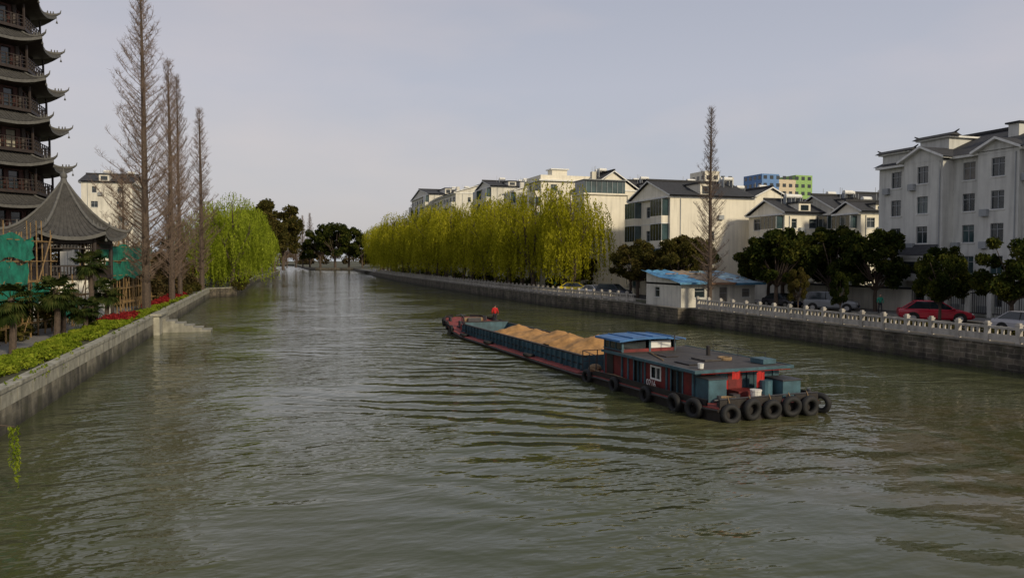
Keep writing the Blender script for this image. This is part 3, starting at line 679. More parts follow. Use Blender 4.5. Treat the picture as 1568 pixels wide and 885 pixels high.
# shed
par=empty('riverside_shed',(40.9,68.6,GZ)); mb=MB()
facade(mb,(0,0,0),(0,1,0),(-1,0,0),7.5,0,2.5,[(4.5,5.6,.9,2.0)]); facade(mb,(0,0,0),(1,0,0),(0,-1,0),9,0,2.4,[(1.6,2.8,1.0,2.0),(4.6,5.6,.05,2.1),(7.4,8.4,1,1.9)])
mb.quad((9,0,0),(9,7.5,0),(9,7.5,2.6),(9,0,2.4),0)
mb.build('walls',WM,par)
mb=MB(); nx,ny=20,8
for (x0,x1,mi,dz) in ((-.6,3.0,0,.05),(2.8,6.2,2,0.0),(6.0,9.8,3,-.05)):
    vs=[(x0+(x1-x0)*i/nx,-.8+8.6*j/ny,2.5+dz+1.25*(j/ny)+.12*math.sin(i*1.1+j)*random.uniform(.3,1)) for j in range(ny+1) for i in range(nx+1)]
    mb.add(vs,[(j*(nx+1)+i,j*(nx+1)+i+1,(j+1)*(nx+1)+i+1,(j+1)*(nx+1)+i) for j in range(ny) for i in range(nx)],mi)
    mb.box(x0,-.82,2.5+dz-.12,x1,-.76,2.5+dz+.1,0 if mi!=2 else 1)
mb.add([(0,0,2.3),(0,7.5,2.3),(0,7.5,3.7),(0,0,2.55)],[(0,1,2,3)],4)
for i in range(12):
    u=random.uniform(0,9); v=random.uniform(0,6); zz=2.7+1.25*(v+.8)/8.6; mb.ub((u,v,zz),(math.cos(i),math.sin(i),0),(-math.sin(i),math.cos(i),0),0,random.uniform(.4,1.6),0,.1,0,random.uniform(.1,.3),random.choice((1,2,0)))
mb.build('roof',[mat('tarp_blue',(.10,.30,.50),.6,.4,1.2),mat('rusty_sheet',(.30,.17,.10),.8,.4,1),mat('tan_sheet',(.34,.27,.19),.8,.4,1),mat('tarp_pale',(.28,.42,.50),.7,.45,.9),M['white']],par)

# ---------------------------------------------------------------- pagoda and pavilion
def octroof(mb,sides,r_in,z_in,r_out,z_out,lift,mi,mi_under,mi_ridge,rot=0,prof=1.5,ribs=True,rows=5,per=8,ext_=.05):
    def pt(k,s,t):
        a0=rot+2*math.pi*k/sides; a1=rot+2*math.pi*(k+1)/sides
        r=r_in+(r_out-r_in)*t; z=z_in+(z_out-z_in)*(1-(1-t)**prof)
        c=abs(2*s-1)**2.6; ext=1+ext_*c*t*t
        p0=Vector((math.cos(a0),math.sin(a0),0))*r; p1=Vector((math.cos(a1),math.sin(a1),0))*r
        p=p0.lerp(p1,s)*ext; p.z=z+lift*c*t*t; return p
    for k in range(sides):
        g=[[pt(k,i/per,j/rows) for i in range(per+1)] for j in range(rows+1)]
        for j in range(rows):
            for i in range(per):
                mb.quad(g[j][i],g[j][i+1],g[j+1][i+1],g[j+1][i],mi)
        for i in range(per):
            a,b=g[rows][i],g[rows][i+1]; dz=Vector((0,0,-.28)); mb.quad(a,b,b+dz,a+dz,mi_ridge)
            c,d=g[0][i],g[0][i+1]; mb.quad(a+dz,b+dz,Vector((d.x,d.y,z_out-.3)),Vector((c.x,c.y,z_out-.3)),mi_under)
        e=[pt(k,0,j/rows)+Vector((0,0,.1)) for j in range(rows+1)]; mb.path(e,.1,.15,6,mi_ridge)
        tip=e[-1]; o=Vector((tip.x,tip.y,0)).normalized(); mb.path([tip,tip+o*.35+Vector((0,0,.25)),tip+o*.45+Vector((0,0,.6))],.14,.03,6,mi_ridge)
        for q in (.72,.82,.9):
            m_=pt(k,0,q); mb.path([m_+Vector((0,0,.15)),m_+Vector((0,0,.5))],.1,.05,5,mi_ridge)
        mb.tube(tip+Vector((0,0,-.3)),tip+Vector((0,0,-.7)),.02,n=4,mi=mi_ridge); mb.tube(tip+Vector((0,0,-.7)),tip+Vector((0,0,-.95)),.05,.12,8,mi_ridge)
        if ribs:
            nr=int(r_out*2*math.sin(math.pi/sides)/.38)
            for q in range(1,nr):
                s=q/nr; mb.path([pt(k,s,j/rows)+Vector((0,0,.03)) for j in range(0,rows+1)],.05,.05,4,mi)
tile=mat('grey_tile',(.060,.058,.054),.8,.35,3,bump=.02); edge=mat('tile_edge',(.11,.108,.10),.8,.3,3)
par=empty('pagoda',(-30.8,94,GZ)); mb=MB(); bod=MB()
for k in range(8):
    z=(14.7+4.25*(k-2)); re=10.1-.30*(k-2); rb=re*.74
    octroof(mb,8,rb,z+1.7,re,z,.75,0,2,1,rot=math.pi/8,prof=1.5,ribs=(k<7))
    zb=z-2.55; zt=z-.3
    for s in range(8):
        a0=math.pi/8+s*math.pi/4; a1=a0+math.pi/4
        p0=Vector((math.cos(a0)*rb,math.sin(a0)*rb,0)); p1=Vector((math.cos(a1)*rb,math.sin(a1)*rb,0)); U=(p1-p0); L=U.length; U/=L; Wn=Vector((U.y,-U.x,0))
        facade(bod,p0,U,Wn,L,zb-.2,z+1.7,[(L*.12,L*.3,zb+.2,zt-.2),(L*.38,L*.62,zb-.1,zt-.1),(L*.7,L*.88,zb+.2,zt-.2)],0,.2,False)
        bod.tube(p0+Vector((0,0,zb-.2)),p0+Vector((0,0,zt+.2)),.25,n=8,mi=3)
        rr=rb+1.1; q0=Vector((math.cos(a0)*rr,math.sin(a0)*rr,0)); q1=Vector((math.cos(a1)*rr,math.sin(a1)*rr,0)); L2=(q1-q0).length
        bod.add([p0+Vector((0,0,zb-.05)),p1+Vector((0,0,zb-.05)),q1+Vector((0,0,zb-.05)),q0+Vector((0,0,zb-.05))],[(0,1,2,3)],3)
        bod.ub(q0,U,Wn,0,L2,zb-.3,zb,-.1,.1,3)
        for hz in (.35,.75,1.1): bod.ub(q0,U,Wn,0,L2,zb+hz,zb+hz+.07,-.04,.04,3)
        for i in range(9): bod.ub(q0,U,Wn,L2*i/9-.05,L2*i/9+.05,zb,zb+1.2,-.05,.05,3)
        bod.tube(q0+Vector((0,0,zb)),q0+Vector((0,0,zt+.1)),.13,n=6,mi=3)
zb=14.7+4.25*8-6
mb.path([(0,0,zb),(0,0,zb+4),(0,0,zb+9)],.5,.05,8,1)
for q in range(6): mb.torus((0,0,zb+3+q*.8),(0,0,1),.8-.1*q,.12,16,6,1)
bod.box(-8,-8,0,8,8,3.6,4)
mb.build('roofs',[tile,edge,M['wood2']],par,True); bod.build('body',[M['wood'],M['glass'],M['wood2'],M['wood2'],M['palest']],par)
par=empty('hexagonal_pavilion',(-16.0,71.5,GZ),.35); mb=MB()
octroof(mb,6,.15,11.4,4.45,6.8,.5,0,2,1,prof=1.5,per=10,rows=7,ext_=.06)
mb.path([(0,0,11.3),(0,0,11.8)],.3,.2,8,1); mb.ball((0,0,11.95),.28,.28,.3,10,7,1); mb.path([(0,0,12.1),(0,0,12.6)],.12,.02,8,1)
mb.build('roof',[tile,edge,M['wood2']],par,True)
mb=MB()
for s in range(6):
    a0=s*math.pi/3; a1=a0+math.pi/3; p0=Vector((math.cos(a0),math.sin(a0),0))*3.4; p1=Vector((math.cos(a1),math.sin(a1),0))*3.4
    mb.tube(p0,p0+Vector((0,0,6.9)),.17,n=10,mi=0); L=(p1-p0).length; U=(p1-p0)/L; Wn=Vector((U.y,-U.x,0))
    mb.ub(p0,U,Wn,0,L,6.3,6.7,-.08,.08,0); mb.ub(p0,U,Wn,0,L,3.4,3.7,-.12,.12,0); mb.ub(p0,U,Wn,0,L,4.4,4.5,-.06,.06,0)
    for i in range(14): mb.ub(p0,U,Wn,L*i/14-.03,L*i/14+.03,3.7,4.4,-.04,.04,0); mb.ub(p0,U,Wn,L*i/14-.03,L*i/14+.03,5.9,6.3,-.03,.03,0)
    mb.ub(p0,U,Wn,0,L,5.85,5.92,-.05,.05,0)
    mb.ub(p0,U,Wn,.15,L-.15,0,3.3,-.15,-.05,1)
a=[Vector((math.cos(i*math.pi/3),math.sin(i*math.pi/3),0))*3.3+Vector((0,0,3.45)) for i in range(6)]; mb.add(a,[(0,1,2,3,4,5)],0)
mb.build('frame',[M['wood2'],M['white']],par)
par=empty('garden_gallery',(-19,48,GZ)); mb=MB()
facade(mb,(3,0,0),(0,1,0),(1,0,0),14,0,3.2,[(1+2.2*i,2.4+2.2*i,1.0,2.4) for i in range(6)]); facade(mb,(-3,0,0),(1,0,0),(0,-1,0),6,0,3.2,[(2,4,.1,2.4)])
mb.add([(3.7,-.6,3.1),(3.7,14.6,3.1),(0,14.6,4.8),(0,-.6,4.8),(-3.7,14.6,3.1),(-3.7,-.6,3.1)],[(0,1,2,3),(3,2,4,5)],3)
mb.build('walls_and_roof',WM,par)
def scaffold(name,x0,y0,x1,y1,H,nets,dn=1.25):
    par=empty(name,(x0,y0,GZ)); mb=MB(); b=Vector((x1-x0,y1-y0,0)); L=b.length; U=b/L; Wn=Vector((U.y,-U.x,0)); n=max(2,int(L/dn))
    for r in (0,-1.2):
        for i in range(n+1):
            p=U*(L*i/n)+Wn*r; j=Vector((random.uniform(-.12,.12),random.uniform(-.12,.12),0)); mb.tube(p,p+j+Vector((0,0,H+random.uniform(-.4,1.0))),.055,.035,6)
        z=.9
        while z<H:
            mb.tube(Wn*r-U*random.uniform(.2,.9)+Vector((0,0,z+random.uniform(-.12,.12))),Wn*r+U*(L+random.uniform(.2,.9))+Vector((0,0,z+random.uniform(-.12,.12))),.045,n=6); z+=1.3
    for i in range(n+1):
        z=.9
        while z<H: mb.tube(U*(L*i/n)+Wn*random.uniform(.1,.5)+Vector((0,0,z+.06)),U*(L*i/n)-Wn*1.4+Vector((0,0,z+.06)),.035,n=5); z+=1.3
    for q in range(3): mb.tube(U*(L*q/3)+Wn*.1,U*(L*(q+1)/3)+Wn*.1+Vector((0,0,H)),.045,n=5)
    mb.build('bamboo_poles',[M['bamboo']],par)
    mb=MB()
    for (a0,a1,z0,z1) in nets:
        nx,nz=24,8
        vs=[U*(a0+(a1-a0)*i/nx)+Wn*(.12+.09*math.sin(i*1.9+j)*random.uniform(.3,1)+.05)+Vector((0,0,z0+(z1-z0)*j/nz+(.16*math.sin(i*.8)+random.uniform(-.05,.05) if j in(0,nz) else 0))) for j in range(nz+1) for i in range(nx+1)]
        mb.add(vs,[(j*(nx+1)+i,j*(nx+1)+i+1,(j+1)*(nx+1)+i+1,(j+1)*(nx+1)+i) for j in range(nz) for i in range(nx)])
    mb.build('safety_net',[M['net']],par,True)
scaffold('bamboo_scaffolding',-15.2,42,-14.0,58.5,6.6,[(0,13.0,5.0,6.4),(0,12.0,2.4,4.8),(12.6,15.8,2.2,3.4)])
scaffold('bamboo_scaffolding',-13.4,70,-12.2,92,6.6,[(.5,21.5,5.0,6.3),(2,20.5,3.3,4.8)])
scaffold('bamboo_scaffolding',-13.9,59.5,-13.4,69.5,3.4,[(0,4,.8,1.8)],1.6)

# ---------------------------------------------------------------- barge
B=empty('sand_barge',(19.75,26.0,0),math.radians(2.8))
st=[(0,2.55,.55),(.6,2.75,.55),(3,2.8,.5),(10,2.8,.42),(12.5,2.8,.25),(34,2.8,.25),(37,2.75,.45),(39.5,2.6,.7),(41.5,2.3,.92),(43,1.7,1.08),(43.5,.9,1.12)]
mb=MB()
rings=[]
for y,hw,z in st:
    yb=y if y<36 else 36+(y-36)*.55
    rings.append([(-hw,y,z),(-hw,y,z-.05),(-hw*.99,y,z-.06),(-hw*.96,yb if y>36 else y,-.9),(hw*.96,yb if y>36 else y,-.9),(hw*.99,y,z-.06),(hw,y,z-.05),(hw,y,z)])
for a,b in zip(rings[:-1],rings[1:]):
    for i in range(7):
        mb.quad(a[i],a[i+1],b[i+1],b[i],1 if i in (0,6) else 0)
    mb.quad(a[7],a[0],b[0],b[7],1)
mb.add(rings[0],[tuple(range(8))],0); mb.add(rings[-1],[tuple(range(8))[::-1]],0)
for a,b in zip(st[6:-1],st[7:]):
    for s in (-1,1):
        p=Vector((s*a[1],a[0],a[2]));q=Vector((s*b[1],b[0],b[2])); u=Vector((0,0,.22)); i_=Vector((-s*.08,0,0))
        mb.add([p,q,q+u,p+u,p+i_,q+i_,q+i_+u,p+i_+u],[(0,1,2,3),(7,6,5,4),(3,2,6,7)],0)
for s in (-1,1):
    for a,b in zip(st[1:4],st[2:5]):
        p=Vector((s*(a[1]-.02),a[0],a[2]));q=Vector((s*(b[1]-.02),b[0],b[2])); u=Vector((0,0,.26)); i_=Vector((-s*.06,0,0))
        mb.add([p,q,q+u*(1 if b[0]<12 else .1),p+u,p+i_,q+i_,q+i_+u*(1 if b[0]<12 else .1),p+i_+u],[(0,1,2,3),(7,6,5,4),(3,2,6,7)],0)
for s in (-1,1):
    for a,b in zip(st[:6],st[1:7]): mb.tube((s*(a[1]+.03),a[0],a[2]-.1),(s*(b[1]+.03),b[0],b[2]-.1),.07,n=6,mi=0)
mb.build('hull',[M['hull'],M['oxide']],B)
mb=MB(); cw=2.05; y0,y1=13.0,36.2; zt=1.02
for s in (-1,1):
    mb.box(min(s*cw,s*(cw-.1)),y0,.24,max(s*cw,s*(cw-.1)),y1,zt,0); mb.box(min(s*(cw+.07),s*(cw-.14)),y0,zt,max(s*(cw+.07),s*(cw-.14)),y1,zt+.07,1)
    n=30
    for i in range(n+1):
        y=y0+(y1-y0)*i/n; mb.box(min(s*cw+s*.002,s*(cw+.14)),y-.03,.255,max(s*cw+s*.002,s*(cw+.14)),y+.03,zt-.01,0)
        if i%3==0: mb.add([(s*(cw+.01),y,.3),(s*(cw+.35),y,.26),(s*(cw+.01),y,.8)],[(0,1,2)],0)
    mb.box(min(s*(cw+.003),s*(cw+.06)),y0,.55,max(s*(cw+.003),s*(cw+.06)),y1,.62,1)
mb.box(-cw+.1,y0,.24,cw-.1,y0+.12,zt+.1,0); mb.box(-cw+.1,y1-.12,.24,cw-.1,y1,zt+.18,0); mb.box(-cw,y1-.16,zt+.18,cw,y1+.06,zt+.25,1)
mb.box(-cw+.1,y0+.12,.26,cw-.1,y1-.12,.30,2)
mb.build('hold_coaming',[M['teal'],M['hull'],M['holdin']],B)
nx,ny=50,180; vs=[]
for j in range(ny+1):
    y=y0+.15+(32.5-y0)*j/ny
    for i in range(nx+1):
        x=-cw+.12+(2*cw-.24)*i/nx
        pk=0
        for (c,xc,h,wd) in ((15.8,.2,1.45,3.8),(18.8,-.3,1.25,3.2),(21.8,.2,1.15,3.4),(25.2,-.1,.95,3.6),(28.8,.1,.95,3.4)):
            r=math.sqrt(((y-c)/wd)**2+((x-xc)/2.7)**2); t=h*max(0,1-r)
            pk=(pk**3+t**3)**(1/3)
        z=.66+pk*.92+.13*noise.noise(Vector((x*.8,y*.6,0)))+.08*noise.noise(Vector((x*2.0,y*1.8,2)))+.03*noise.noise(Vector((x*5,y*5,2)))
        if y>30: z-= (y-30)*.22
        if y<13.8: z-=(13.8-y)*.5
        vs.append((x,y,max(z,.31)))
mb=MB(); mb.add(vs,[(j*(nx+1)+i,j*(nx+1)+i+1,(j+1)*(nx+1)+i+1,(j+1)*(nx+1)+i) for j in range(ny) for i in range(nx)])
mb.build('sand_load',[M['sand']],B,True)
mats=[M['hred'],M['teal'],M['glass'],M['trim'],M['rfgrey'],M['blue'],M['hull'],M['wood2'],M['iron']]
mb=MB()
HL=7.6
hx0,hx1,hy0,hy1,hz0,hz1=-2.2,2.25,2.2,2.2+HL,.45,1.74
ops=[(.9,1.8,.55,1.6),(2.7,3.5,.95,1.5),(4.4,5.1,.55,1.62)]
for s,xx in ((-1,hx0),(1,hx1)):
    O=Vector((xx,hy0,0))
    P=lambda a,z,n=0: O+Vector((s*n,a,z))
    xs=sorted({0,HL}|{a for o in ops for a in o[:2]}); zs=sorted({hz0,hz1}|{a for o in ops for a in o[2:4]})
    for i in range(len(xs)-1):
        for j in range(len(zs)-1):
            cx=(xs[i]+xs[i+1])/2; cz=(zs[j]+zs[j+1])/2
            if any(o[0]<cx<o[1] and o[2]<cz<o[3] for o in ops): continue
            mb.quad(P(xs[i],zs[j]),P(xs[i+1],zs[j]),P(xs[i+1],zs[j+1]),P(xs[i],zs[j+1]),0)
    for k,(a0,a1,b0,b1) in enumerate(ops):
        mb.quad(P(a0,b0,-.06),P(a1,b0,-.06),P(a1,b1,-.06),P(a0,b1,-.06),2 if k in(1,3) else 6)
        fm=3 if k==1 else 1
        for (c0,c1,d0,d1) in ((a0-.06,a0+.02,b0-.06,b1+.06),(a1-.02,a1+.06,b0-.06,b1+.06),(a0+.02,a1-.02,b0-.06,b0+.02),(a0+.02,a1-.02,b1-.02,b1+.06)):
            mb.ub(O,(0,1,0),(s,0,0),c0,c1,d0,d1,.003,.035,fm)
        mb.ub(O,(0,1,0),(s,0,0),(a0+a1)/2-.02,(a0+a1)/2+.02,b0,b1,-.055,.02,fm)
    for a in (0.02,2.1,4.0,5.6,7.4): mb.ub(O,(0,1,0),(s,0,0),a,a+.12,hz0,hz1,.004,.05,1)
    mb.ub(O,(0,1,0),(s,0,0),0,HL,hz0,hz0+.12,.052,.08,6)
mb.box(hx0,hy0-.0,hz0,hx1,hy0+.05,hz1,1); mb.box(hx0,hy1-.05,hz0,hx1,hy1,hz1,0)
for a in (-1.9,-.5,.9): mb.box(a,hy0-.03,hz0+.12,a+.75,hy0-.003,hz1-.12,0 if a<0 else 1)
for a in (-2.2,-.95,.5,1.9): mb.box(a,hy0-.06,hz0,a+.12,hy0-.032,hz1,1)
mb.box(hx0-.36,hy0-.55,hz1+.002,hx1+.28,hy1+.2,hz1+.08,4)
mb.box(hx0-.42,hy0-.55,hz1-.02,hx0-.361,hy1+.2,hz1+.11,1); mb.box(hx1+.281,hy0-.55,hz1-.02,hx1+.34,hy1+.2,hz1+.11,1)
mb.box(hx0-.42,hy0-.62,hz1-.02,hx1+.34,hy0-.552,hz1+.11,1)
mb.build('deckhouse',mats,B)
mb=MB()
wx0,wx1,wy0,wy1,wz0,wz1=-2.28,.9,8.4,10.35,.42,2.45
for (a,b) in ((wx0,wy0),(wx1-.1,wy0),(wx0,wy1-.1),(wx1-.1,wy1-.1),((wx0+wx1)/2,wy0),((wx0+wx1)/2,wy1-.1)): mb.box(a,b,wz0,a+.1,b+.1,wz1,1)
mb.box(wx0+.02,wy0+.101,wz0,wx0+.07,wy1-.101,1.9,0); mb.box(wx1-.07,wy0+.101,wz0,wx1-.02,wy1-.101,1.9,0); mb.box(wx0+.101,wy1-.07,wz0,wx1-.101,wy1-.02,1.9,0); mb.box(wx0+.101,wy0+.02,wz0,wx1-.101,wy0+.07,1.98,0)
mb.box(wx0+.03,wy0+.101,1.902,wx0+.06,wy1-.101,wz1-.1,2); mb.box(wx1-.06,wy0+.101,1.902,wx1-.03,wy1-.101,wz1-.1,2); mb.box(wx0+.101,wy1-.06,1.902,wx1-.101,wy1-.03,wz1-.1,2)
mb.box(wx0+.101,wy0+.03,1.982,wx0+1.4,wy0+.06,wz1-.1,2); mb.box(wx0+1.7,wy0-.0,2.0,wx1-.3,wy0+.04,2.36,3)
for yq in (wy0+.65,wy0+1.3): mb.box(wx0+.0,yq,1.9,wx0+.025,yq+.08,wz1-.1,1)
mb.box(wx0-.03,wy0,1.88,wx0-.003,wy1,1.95,1); mb.box(wx0-.01,wy0+.9,.5,wx0+.018,wy0+1.6,1.85,6)
nn=10
for i in range(nn):
    u0=wx0-.35+(wx1-wx0+.7)*i/nn; u1=wx0-.35+(wx1-wx0+.7)*(i+1)/nn; f=lambda u: wz1+.03+.12*(1-((u-(wx0+wx1)/2)/2.0)**2)
    mb.add([(u0,wy0-.4,f(u0)),(u1,wy0-.4,f(u1)),(u1,wy1+.35,f(u1)),(u0,wy1+.35,f(u0)),(u0,wy0-.4,f(u0)-.1),(u1,wy0-.4,f(u1)-.1),(u1,wy1+.35,f(u1)-.1),(u0,wy1+.35,f(u0)-.1)],[(0,1,2,3),(7,6,5,4),(0,1,5,4),(3,2,6,7)]+([(0,3,7,4)] if i==0 else [])+([(1,2,6,5)] if i==nn-1 else []),5)
for i in (2,5,8):
    u0=wx0-.35+(wx1-wx0+.7)*i/nn; mb.box(u0-.02,wy0-.38,f(u0)+.003,u0+.02,wy1+.33,f(u0)+.05,5)
mb.build('wheelhouse',mats,B)
mb=MB()
mb.box(-2.2,1.2,.55,-1.3,2.1,1.5,1); mb.box(-2.25,1.15,1.5,-1.25,2.14,1.54,8)
mb.box(1.4,.9,.55,2.35,2.0,1.3,1); mb.box(1.35,.85,1.3,2.4,2.05,1.35,8); mb.box(1.5,2.3,1.84,2.2,3.2,2.05,1)
mb.box(-.6,1.3,.55,.5,2.1,.9,0); mb.tube((-.15,.75,.55),(-.15,.75,1.0),.2,.23,12,9); mb.tube((-.15,.75,1.0),(-.15,.75,1.06),.25,.25,12,9)
mb.tube((-1.9,2.2,1.84),(-1.9,2.2,2.06),.12,.14,12,9)
mb.tube((.9,1.4,.55),(.9,1.4,1.3),.28,.28,14,1)
for x in (-2.3,2.3): mb.tube((x,.35,.5),(x,.35,1.0),.09,n=10,mi=8); mb.tube((x-.25,.35,.8),(x+.25,.35,.8),.06,n=8,mi=8)
for x0_,x1_ in ((-2.5,-1.2),(-.9,.6),(1.3,2.5)): mb.box(x0_,.02,.4,x1_,.1,.86,6)
mb.tube((-2.5,.06,.9),(2.5,.06,.9),.035,n=6,mi=8)
for x in (-1.05,.2,.95): mb.tube((x,.06,.5),(x,.06,.92),.03,n=6,mi=8)
mb.tube((.3,7.6,1.85),(.3,7.6,2.75),.035,n=6,mi=8); mb.tube((.1,7.6,2.65),(.9,7.6,2.45),.03,n=6,mi=8)
for x in (-2.5,-1.6,-.7,.2,1.1,2.0): mb.tube((x,12.4,.35),(x,12.4,1.5),.03,n=6,mi=8)
for z in (.9,1.2,1.5): mb.tube((-2.5,12.4,z),(2.0,12.4,z),.022,n=6,mi=8)
for y in (10.8,11.6): mb.tube((-2.5,y,.35),(-2.5,y,1.4),.03,n=6,mi=8)
mb.tube((-2.5,10.8,1.4),(-2.5,12.4,1.5),.022,n=6,mi=8)
mb.box(-1.6,11.0,.4,-.6,11.7,1.1,7); mb.box(.2,10.9,.4,1.2,11.8,1.25,1); mb.box(1.5,10.8,.4,2.2,11.4,.95,0)
for y in (3.2,5.2,7.2): mb.tube((2.35,y,1.8),(2.35,y,2.25),.02,n=5,mi=8)
mb.tube((2.35,3.2,2.2),(2.35,7.2,2.2),.015,n=5,mi=8)
mb.box(-.4,4.0,1.835,.5,5.1,1.91,4); mb.tube((1.2,6,1.83),(1.2,6,2.3),.1,n=10,mi=6); mb.box(-1.8,3.2,1.835,-1.1,4.4,1.88,6)
mb.box(-1.2,6.0,1.835,-.5,7.6,1.87,7); mb.tube((-2.0,5.0,1.86),(-1.0,7.9,1.86),.03,n=5,mi=10)
for z in (1.86,1.92): mb.torus((.9,4.3,z),(0,0,1),.3,.045,16,6,10)
mb.ball((-2.0,11.9,.55),.4,.3,.25,10,6,10); mb.ball((-.2,12.0,.6),.4,.3,.3,10,6,10); mb.ball((1.9,12.0,.55),.4,.35,.3,10,6,7)
for z in (.72,.8,.88): mb.torus((-1.6,.7,z-.1),(0,0,1),.32,.05,18,6,10)
mb.torus((1.6,.5,.65),(.2,0,1),.25,.05,18,6,10); mb.ball((.3,.9,.65),.25,.2,.15,8,6,7); mb.box(-1.1,1.0,.55,-.75,1.35,.85,8)
# loose mooring line along the side deck
mb.path([(-2.5,4+q*1.2,.62+.05*math.sin(q*2.1)) for q in range(7)],.03,.03,5,10)
mb.build('deck_fittings',mats+[M['wht'],M['rope']],B)
mb=MB()
def cloth(x0,x1,y,z0,z1):
    n=8; vs=[(x0+(x1-x0)*i/n,y+.05*math.sin(i*2.0),z+random.uniform(-.05,.05)) for z in (z0,(z0+z1)/2,z1) for i in range(n+1)]
    mb.add(vs,[(j*(n+1)+i,j*(n+1)+i+1,(j+1)*(n+1)+i+1,(j+1)*(n+1)+i) for j in range(2) for i in range(n)])
cloth(-.75,-.35,1.55,1.4,1.71); cloth(.5,.9,1.5,1.0,1.65); cloth(-1.2,-1.0,1.5,1.0,1.4)
mb.tube((-2.3,1.55,1.70),(2.3,1.5,1.70),.01,n=4)
mb.build('laundry',[M['cloth']],B,True)
mb=MB()
def tyre(c,ax,R=.42,r=.15): mb.torus(c,ax,R,r,24,10,0)
for i,x in enumerate((-2.1,-1.05,-.05,.95,1.9)): tyre((x,-.15,.34+.1*(i%2)+random.uniform(-.04,.04)),(random.uniform(-.25,.25),1,random.uniform(-.15,.15)),.33+random.uniform(-.03,.03),.13); mb.tube((x,-.1,.7),(x,.05,.98),.02,n=4,mi=1)
tyre((2.72,.1,.4),(1,.5,0),.33,.13); tyre((-2.92,1.2,.36),(1,.25,0),.33,.13); tyre((-2.95,2.6,.34),(1,0,.1),.33,.12); tyre((-2.95,5.0,.30),(1,.05,0),.30,.11); tyre((-2.95,8.0,.28),(1,0,0),.30,.11); tyre((-2.95,11,.26),(1,.1,0),.30,.11)
for y in (20,28,34): tyre((-2.65,y,.36),(.15,0,1),.30,.10)
for a in (37.5,39.5,41.2):
    tyre((-2.75+ (a-37.5)*.1,a,.5+(a-37.5)*.1),(1,-.1,0),.3,.11); tyre((2.75-(a-37.5)*.1,a,.5+(a-37.5)*.1),(1,.1,0),.3,.11)
tyre((-1,43.3,.75),(.2,1,0),.3,.11); tyre((.9,43.3,.75),(.2,-1,0),.3,.11); tyre((1.0,38.8,.78),(0,.1,1),.34,.12)
mb.build('tyre_fenders',[M['rubber'],M['rope']],B,True)
mb=MB()
for x in (-1.7,1.7):
    for y in (38.2,41.3): mb.tube((x,y,.5),(x,y,1.15+(y-38)*.05),.1,n=10,mi=0); mb.tube((x,y+.35,.5),(x,y+.35,1.15+(y-38)*.05),.1,n=10,mi=0); mb.box(x-.2,y-.2,.5,x+.2,y+.55,.72,0)
mb.box(-.6,39.4,.6,.6,39.6,1.3,0); mb.box(-.6,40.2,.6,.6,40.4,1.3,0); mb.tube((-.9,39.9,1.1),(.9,39.9,1.1),.22,n=14,mi=1); mb.torus((-.95,39.9,1.1),(1,0,0),.35,.04,18,6,0); mb.torus((.95,39.9,1.1),(1,0,0),.35,.04,18,6,0)
mb.tube((0,42.6,1.1),(0,43.7,1.35),.05,n=6,mi=0); mb.tube((-.5,43.6,1.25),(.5,43.6,1.25),.06,n=6,mi=0)
mb.box(-1.9,36.8,.45,-1.0,37.6,.95,2); mb.box(.4,36.5,.45,1.1,37.1,.85,1)
for z in (.75,.83): mb.torus((-.3,38.2,z),(0,0,1),.4,.05,18,6,1)
mb.build('bow_gear',[M['iron'],M['rope'],M['oxide']],B)
cu=bpy.data.curves.new('hull_number','FONT'); cu.body='0216'; cu.size=.42; cu.extrude=.004; cu.materials.append(M['trim'])
to_=bpy.data.objects.new('hull_number',cu); scene.collection.objects.link(to_); to_.parent=B; to_.location=(-2.30,6.0,.58); to_.rotation_euler=(math.radians(90),0,math.radians(-90))

